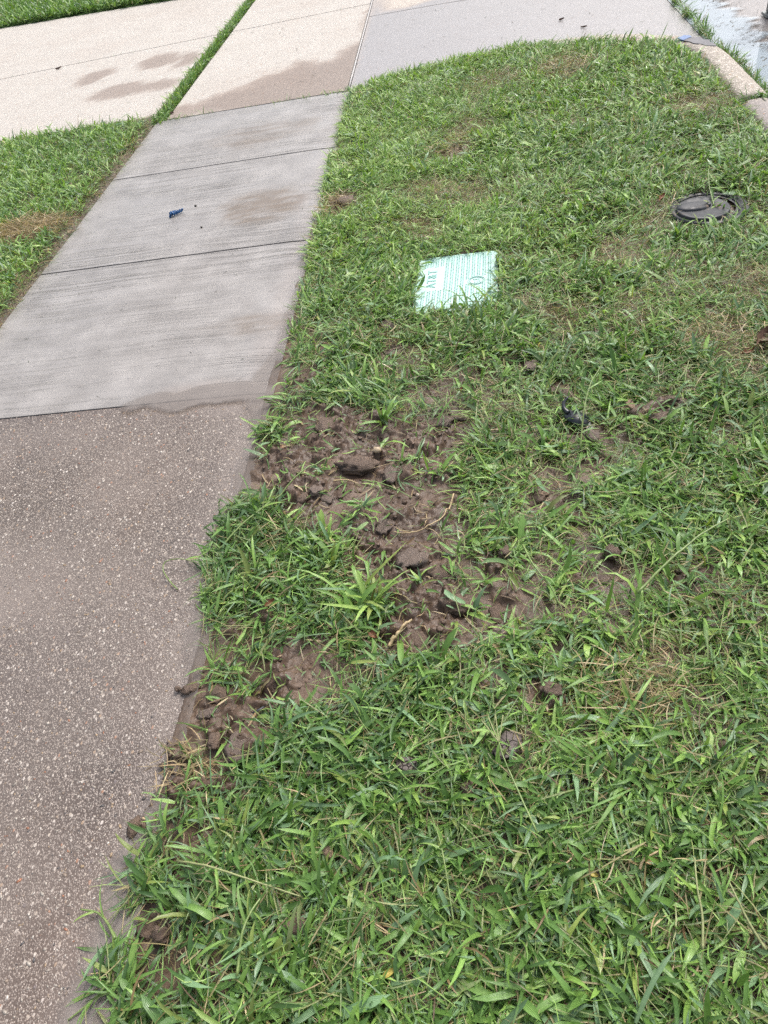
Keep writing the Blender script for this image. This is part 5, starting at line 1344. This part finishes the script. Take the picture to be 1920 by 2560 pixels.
stem('grass_stalk', [(0.005, 0.308), (-0.026, 0.337), (-0.056, 0.355), (-0.095, 0.361)], [0.03, 0.02, 0.012, 0.008], 0.0030, 'stem_green', 'cut stem reaching onto the pavement low on the left', 'stalk', 'stems on the pavement edge', 2, seed=17)
stem('grass_stalk', [(0.016, 0.241), (-0.001, 0.223), (-0.029, 0.201), (-0.054, 0.183)], [0.03, 0.02, 0.010, 0.006], 0.0028, 'stem_green', 'stem trailing into the water at the bottom left corner', 'stalk', 'stems on the pavement edge', 2, seed=18)
stem('grass_stalk', [(1.672, 2.673), (1.706, 2.860), (1.714, 2.985), (1.731, 3.092)], [0.02, 0.03, 0.05, 0.07], 0.0028, 'stem_green', 'grass blade stalk lying over the black meter cover', 'stalk', 'long stalks in the lawn', 1, seed=19)
stem('straw_stalk', [(0.864, 0.452), (0.849, 0.435), (0.832, 0.429)], [0.03, 0.03, 0.03], 0.0020, 'straw', 'kinked dry stem in the lower right lawn', 'stem', 'dry stems in the lawn', seed=20)
stem('straw_stalk', [(0.971, 0.424), (0.982, 0.440), (1.013, 0.454)], [0.03, 0.035, 0.04], 0.0028, 'straw', 'pale straw on the thin patch lower right', 'stem', 'dry stems in the lawn', seed=21)

def tuft(p, n, rad, lmul, wmul, e_mu, label, seed, tone=0.6, dryf=0.06):
    r = np.random.default_rng(seed + 400)
    a, q = r.uniform(0, 6.28, n), rad * np.sqrt(r.random(n))
    hf = lambda x, y: np.maximum(h_right(x + p[0], y + p[1]), -0.004)
    part = shoots(r, q * np.cos(a), q * np.sin(a), 5, hf, 6, True, np.full(n, tone), dryf, lmul, wmul, e_mu)
    V, F, C, U = part
    me = raw_mesh('grass_tuft', V, F); cattr(me, 'col', C); fattr(me, 'u', U)
    o = obj('grass_tuft', me, M['leaf']); o.location = (p[0], p[1], 0)
    tag(o, label, 'grass tuft', 'tufts standing out of the mud')
tuft((0.432, 1.056), 16, 0.045, 1.5, 1.15, 48, 'bright leafy tuft overhanging the foot of the mud', 1, 0.75)
tuft((0.298, 1.234), 18, 0.065, 1.25, 1.0, 46, 'broad tuft on the left bank of the mud', 2, 0.65)
tuft((0.174, 1.109), 16, 0.07, 1.4, 1.0, 40, 'big dark rooted tuft between the mud and the pavement', 3, 0.45, 0.12)
tuft((0.406, 1.385), 4, 0.020, 0.9, 0.9, 35, 'small sprig alone in the centre of the mud', 4, 0.6)
tuft((0.254, 1.558), 3, 0.012, 0.9, 0.9, 45, 'sprig in the upper left of the mud where the long stalk ends', 5, 0.7)
tuft((0.524, 1.568), 4, 0.03, 1.0, 0.9, 35, 'sprig right of the cream stone on the mud', 6, 0.6)
tuft((0.152, 1.710), 4, 0.02, 0.9, 0.9, 35, 'sprig beside the grey flake at the pavement corner', 7, 0.6)
tuft((0.045, 1.793), 8, 0.035, 1.0, 0.9, 40, 'tuft spilling over the pavement corner above the mud', 8, 0.55, 0.15)
tuft((0.437, 1.763), 4, 0.02, 1.3, 0.9, 60, 'upright sprig on the upper rim of the mud', 9, 0.65)
tuft((0.662, 1.493), 5, 0.035, 1.1, 1.0, 40, 'tuft on the right rim of the mud near the top', 10, 0.6)
tuft((0.555, 1.106), 3, 0.015, 1.0, 0.9, 35, 'thin sprig at the narrow waist of the mud', 11, 0.6)
tuft((0.710, 1.018), 3, 0.02, 1.0, 0.9, 40, 'thin sprig in the lower lobe of the mud', 12, 0.6)
tuft((1.516, 2.697), 7, 0.03, 1.0, 1.3, 52, 'broad leaved weed below left of the meter cover', 13, 0.45)
tuft((0.186, 0.825), 4, 0.025, 0.9, 0.8, 45, 'sprig in the strip of mud by the pavement', 14, 0.6, 0.2)
tuft((1.727, 2.895), 0 + 4, 0.03, 1.1, 0.8, 50, 'few blades growing over the right rim of the meter cover', 15, 0.5)
tuft((0.719, 2.348), 10, 0.07, 1.2, 1.1, 48, 'coarse tuft leaning on the near edge of the mint lid', 16, 0.5)

tuft((0.573, 2.353), 7, 0.05, 0.95, 0.9, 45, 'short tuft at the near left corner of the mint lid', 17, 0.5)
tuft((0.811, 2.399), 7, 0.05, 1.0, 1.0, 45, 'short tuft at the near right corner of the mint lid', 18, 0.5)
def straw_mat(name, p, n, rx, ry, label, hf, seed, lo=0.05, hi=0.13, rot=0.0):
    r = np.random.default_rng(seed + 600)
    a, q = r.uniform(0, 6.28, n), np.sqrt(r.random(n))
    x, y = p[0] + rx * q * np.cos(a), p[1] + ry * q * np.sin(a)
    nn = len(x)
    base = np.stack([x, y, hf(x, y) + r.uniform(0.0, 0.045, nn)], 1)
    V, F, C, U = blades(base, rot + r.normal(0, 0.8, nn) + np.pi * r.integers(0, 2, nn), np.radians(r.normal(12, 18, nn)), np.radians(r.normal(20, 25, nn)), r.uniform(lo, hi, nn), r.uniform(0.0012, 0.0030, nn),
                        r.normal(0, 0.6, nn), r.normal(0, 0.8, nn), DRY[r.choice([0, 0, 1, 3, 3, 4], nn)] * r.uniform(0.7, 1.15, (nn, 1)), 5, False, np.full(nn, 6.0), hf)
    V = V - np.array([p[0], p[1], 0])
    me = raw_mesh(name, V, F); cattr(me, 'col', C); fattr(me, 'u', U)
    o = obj(name, me, M['leaf']); o.location = (p[0], p[1], 0); tag(o, label, 'straw', 'clumps of dead straw')
straw_mat('straw_clump', (-1.666, 3.706), 1100, 0.25, 0.13, 'tan clump of dead straw in the left verge', h_left, 1, rot=0.3)
straw_mat('straw_clump', (0.096, 3.477), 260, 0.07, 0.13, 'dead straw round the hole beside the middle slab', h_right, 2, 0.03, 0.09)
straw_mat('straw_clump', (1.036, 0.794), 220, 0.12, 0.075, 'patch of dead straw in the right foreground lawn', h_right, 3, 0.03, 0.09)
straw_mat('straw_clump', (0.047, 0.647), 90, 0.06, 0.06, 'pale straw at the crumbling lawn edge below the mud strip', h_right, 4, 0.03, 0.08)
straw_mat('straw_clump', (1.531, 2.029), 200, 0.15, 0.12, 'faded straw beside the large curled brown leaf', h_right, 5, 0.03, 0.08)
straw_mat('straw_clump', (0.703, 3.939), 200, 0.13, 0.12, 'brown straw in a bare spot halfway up the lawn', h_right, 6, 0.03, 0.09)
straw_mat('straw_clump', (1.373, 4.892), 200, 0.16, 0.16, 'faded straw in the lawn close to the kerb end', h_right, 7, 0.04, 0.1)

# ------------------------------------------------------------------ litter too small and too many to count
def flat_litter(name, x, y, z, lo, hi, wlo, whi, cols, label, cat, seed, az=None):
    r = np.random.default_rng(seed)
    n = len(x)
    base = np.stack([x, y, z], 1)
    zz = z
    part = blades(base, r.uniform(0, 6.28, n) if az is None else az + r.normal(0, 0.5, n), np.zeros(n), np.zeros(n), r.uniform(lo, hi, n), r.uniform(wlo, whi, n), r.normal(0, 0.8, n), r.normal(0, 0.2, n),
                  np.array(cols)[r.integers(0, len(cols), n)] * r.uniform(0.7, 1.2, (n, 1)), 4, False, np.full(n, 4.0), lambda a, b: np.zeros_like(a) - 0.2)
    tag(grass_obj(name, [part]), label, cat, kind='stuff')
r_ = np.random.default_rng(31)
n_ = 1500
yy = r_.uniform(3.6, 7.4, n_); xx = 2.62 + r_.normal(0, 0.13, n_) + 0.05 * np.sin(yy * 7)
ok = (xx > 2.33) & (xx < 3.2) & (r_.random(n_) < 0.15 + 0.85 * smooth(0.42, 0.62, fbm(xx * 7, yy * 3.5, 211)))
xx, yy = xx[ok], yy[ok]
flat_litter('leaf_litter', xx, yy, np.full(len(xx), -0.0612), 0.012, 0.05, 0.002, 0.006, [(0.05, 0.05, 0.045), (0.09, 0.08, 0.07), (0.14, 0.13, 0.12)], 'dark leaf and grass litter floating in the gutter water', 'litter', 32, np.zeros(len(xx)) + 0.3)
n_ = 130
xx, yy = r_.uniform(-1.3, -0.05, n_), r_.uniform(2.1, 5.2, n_)
flat_litter('grass_clippings', xx, yy, np.full(n_, 0.0022), 0.006, 0.028, 0.0008, 0.0025, [(0.06, 0.055, 0.05), (0.10, 0.09, 0.075), (0.05, 0.07, 0.03)], 'tiny dark clippings stuck to the wet broomed slabs', 'clippings', 33)
n_ = 160
xx, yy = r_.uniform(-1.9, 2.2, n_), r_.uniform(5.6, 8.5, n_)
ok = (np.abs(xx + 1.36) > 0.1) & (psd(xx, yy, RIGHT_LAWN) > 0.25); xx, yy = xx[ok], yy[ok]
flat_litter('driveway_clippings', xx, yy, drive_h(xx, yy) + 0.004, 0.010, 0.05, 0.002, 0.006, [(0.06, 0.05, 0.04), (0.09, 0.08, 0.06), (0.06, 0.08, 0.03)], 'tiny dark clippings scattered on the driveway', 'clippings', 34)
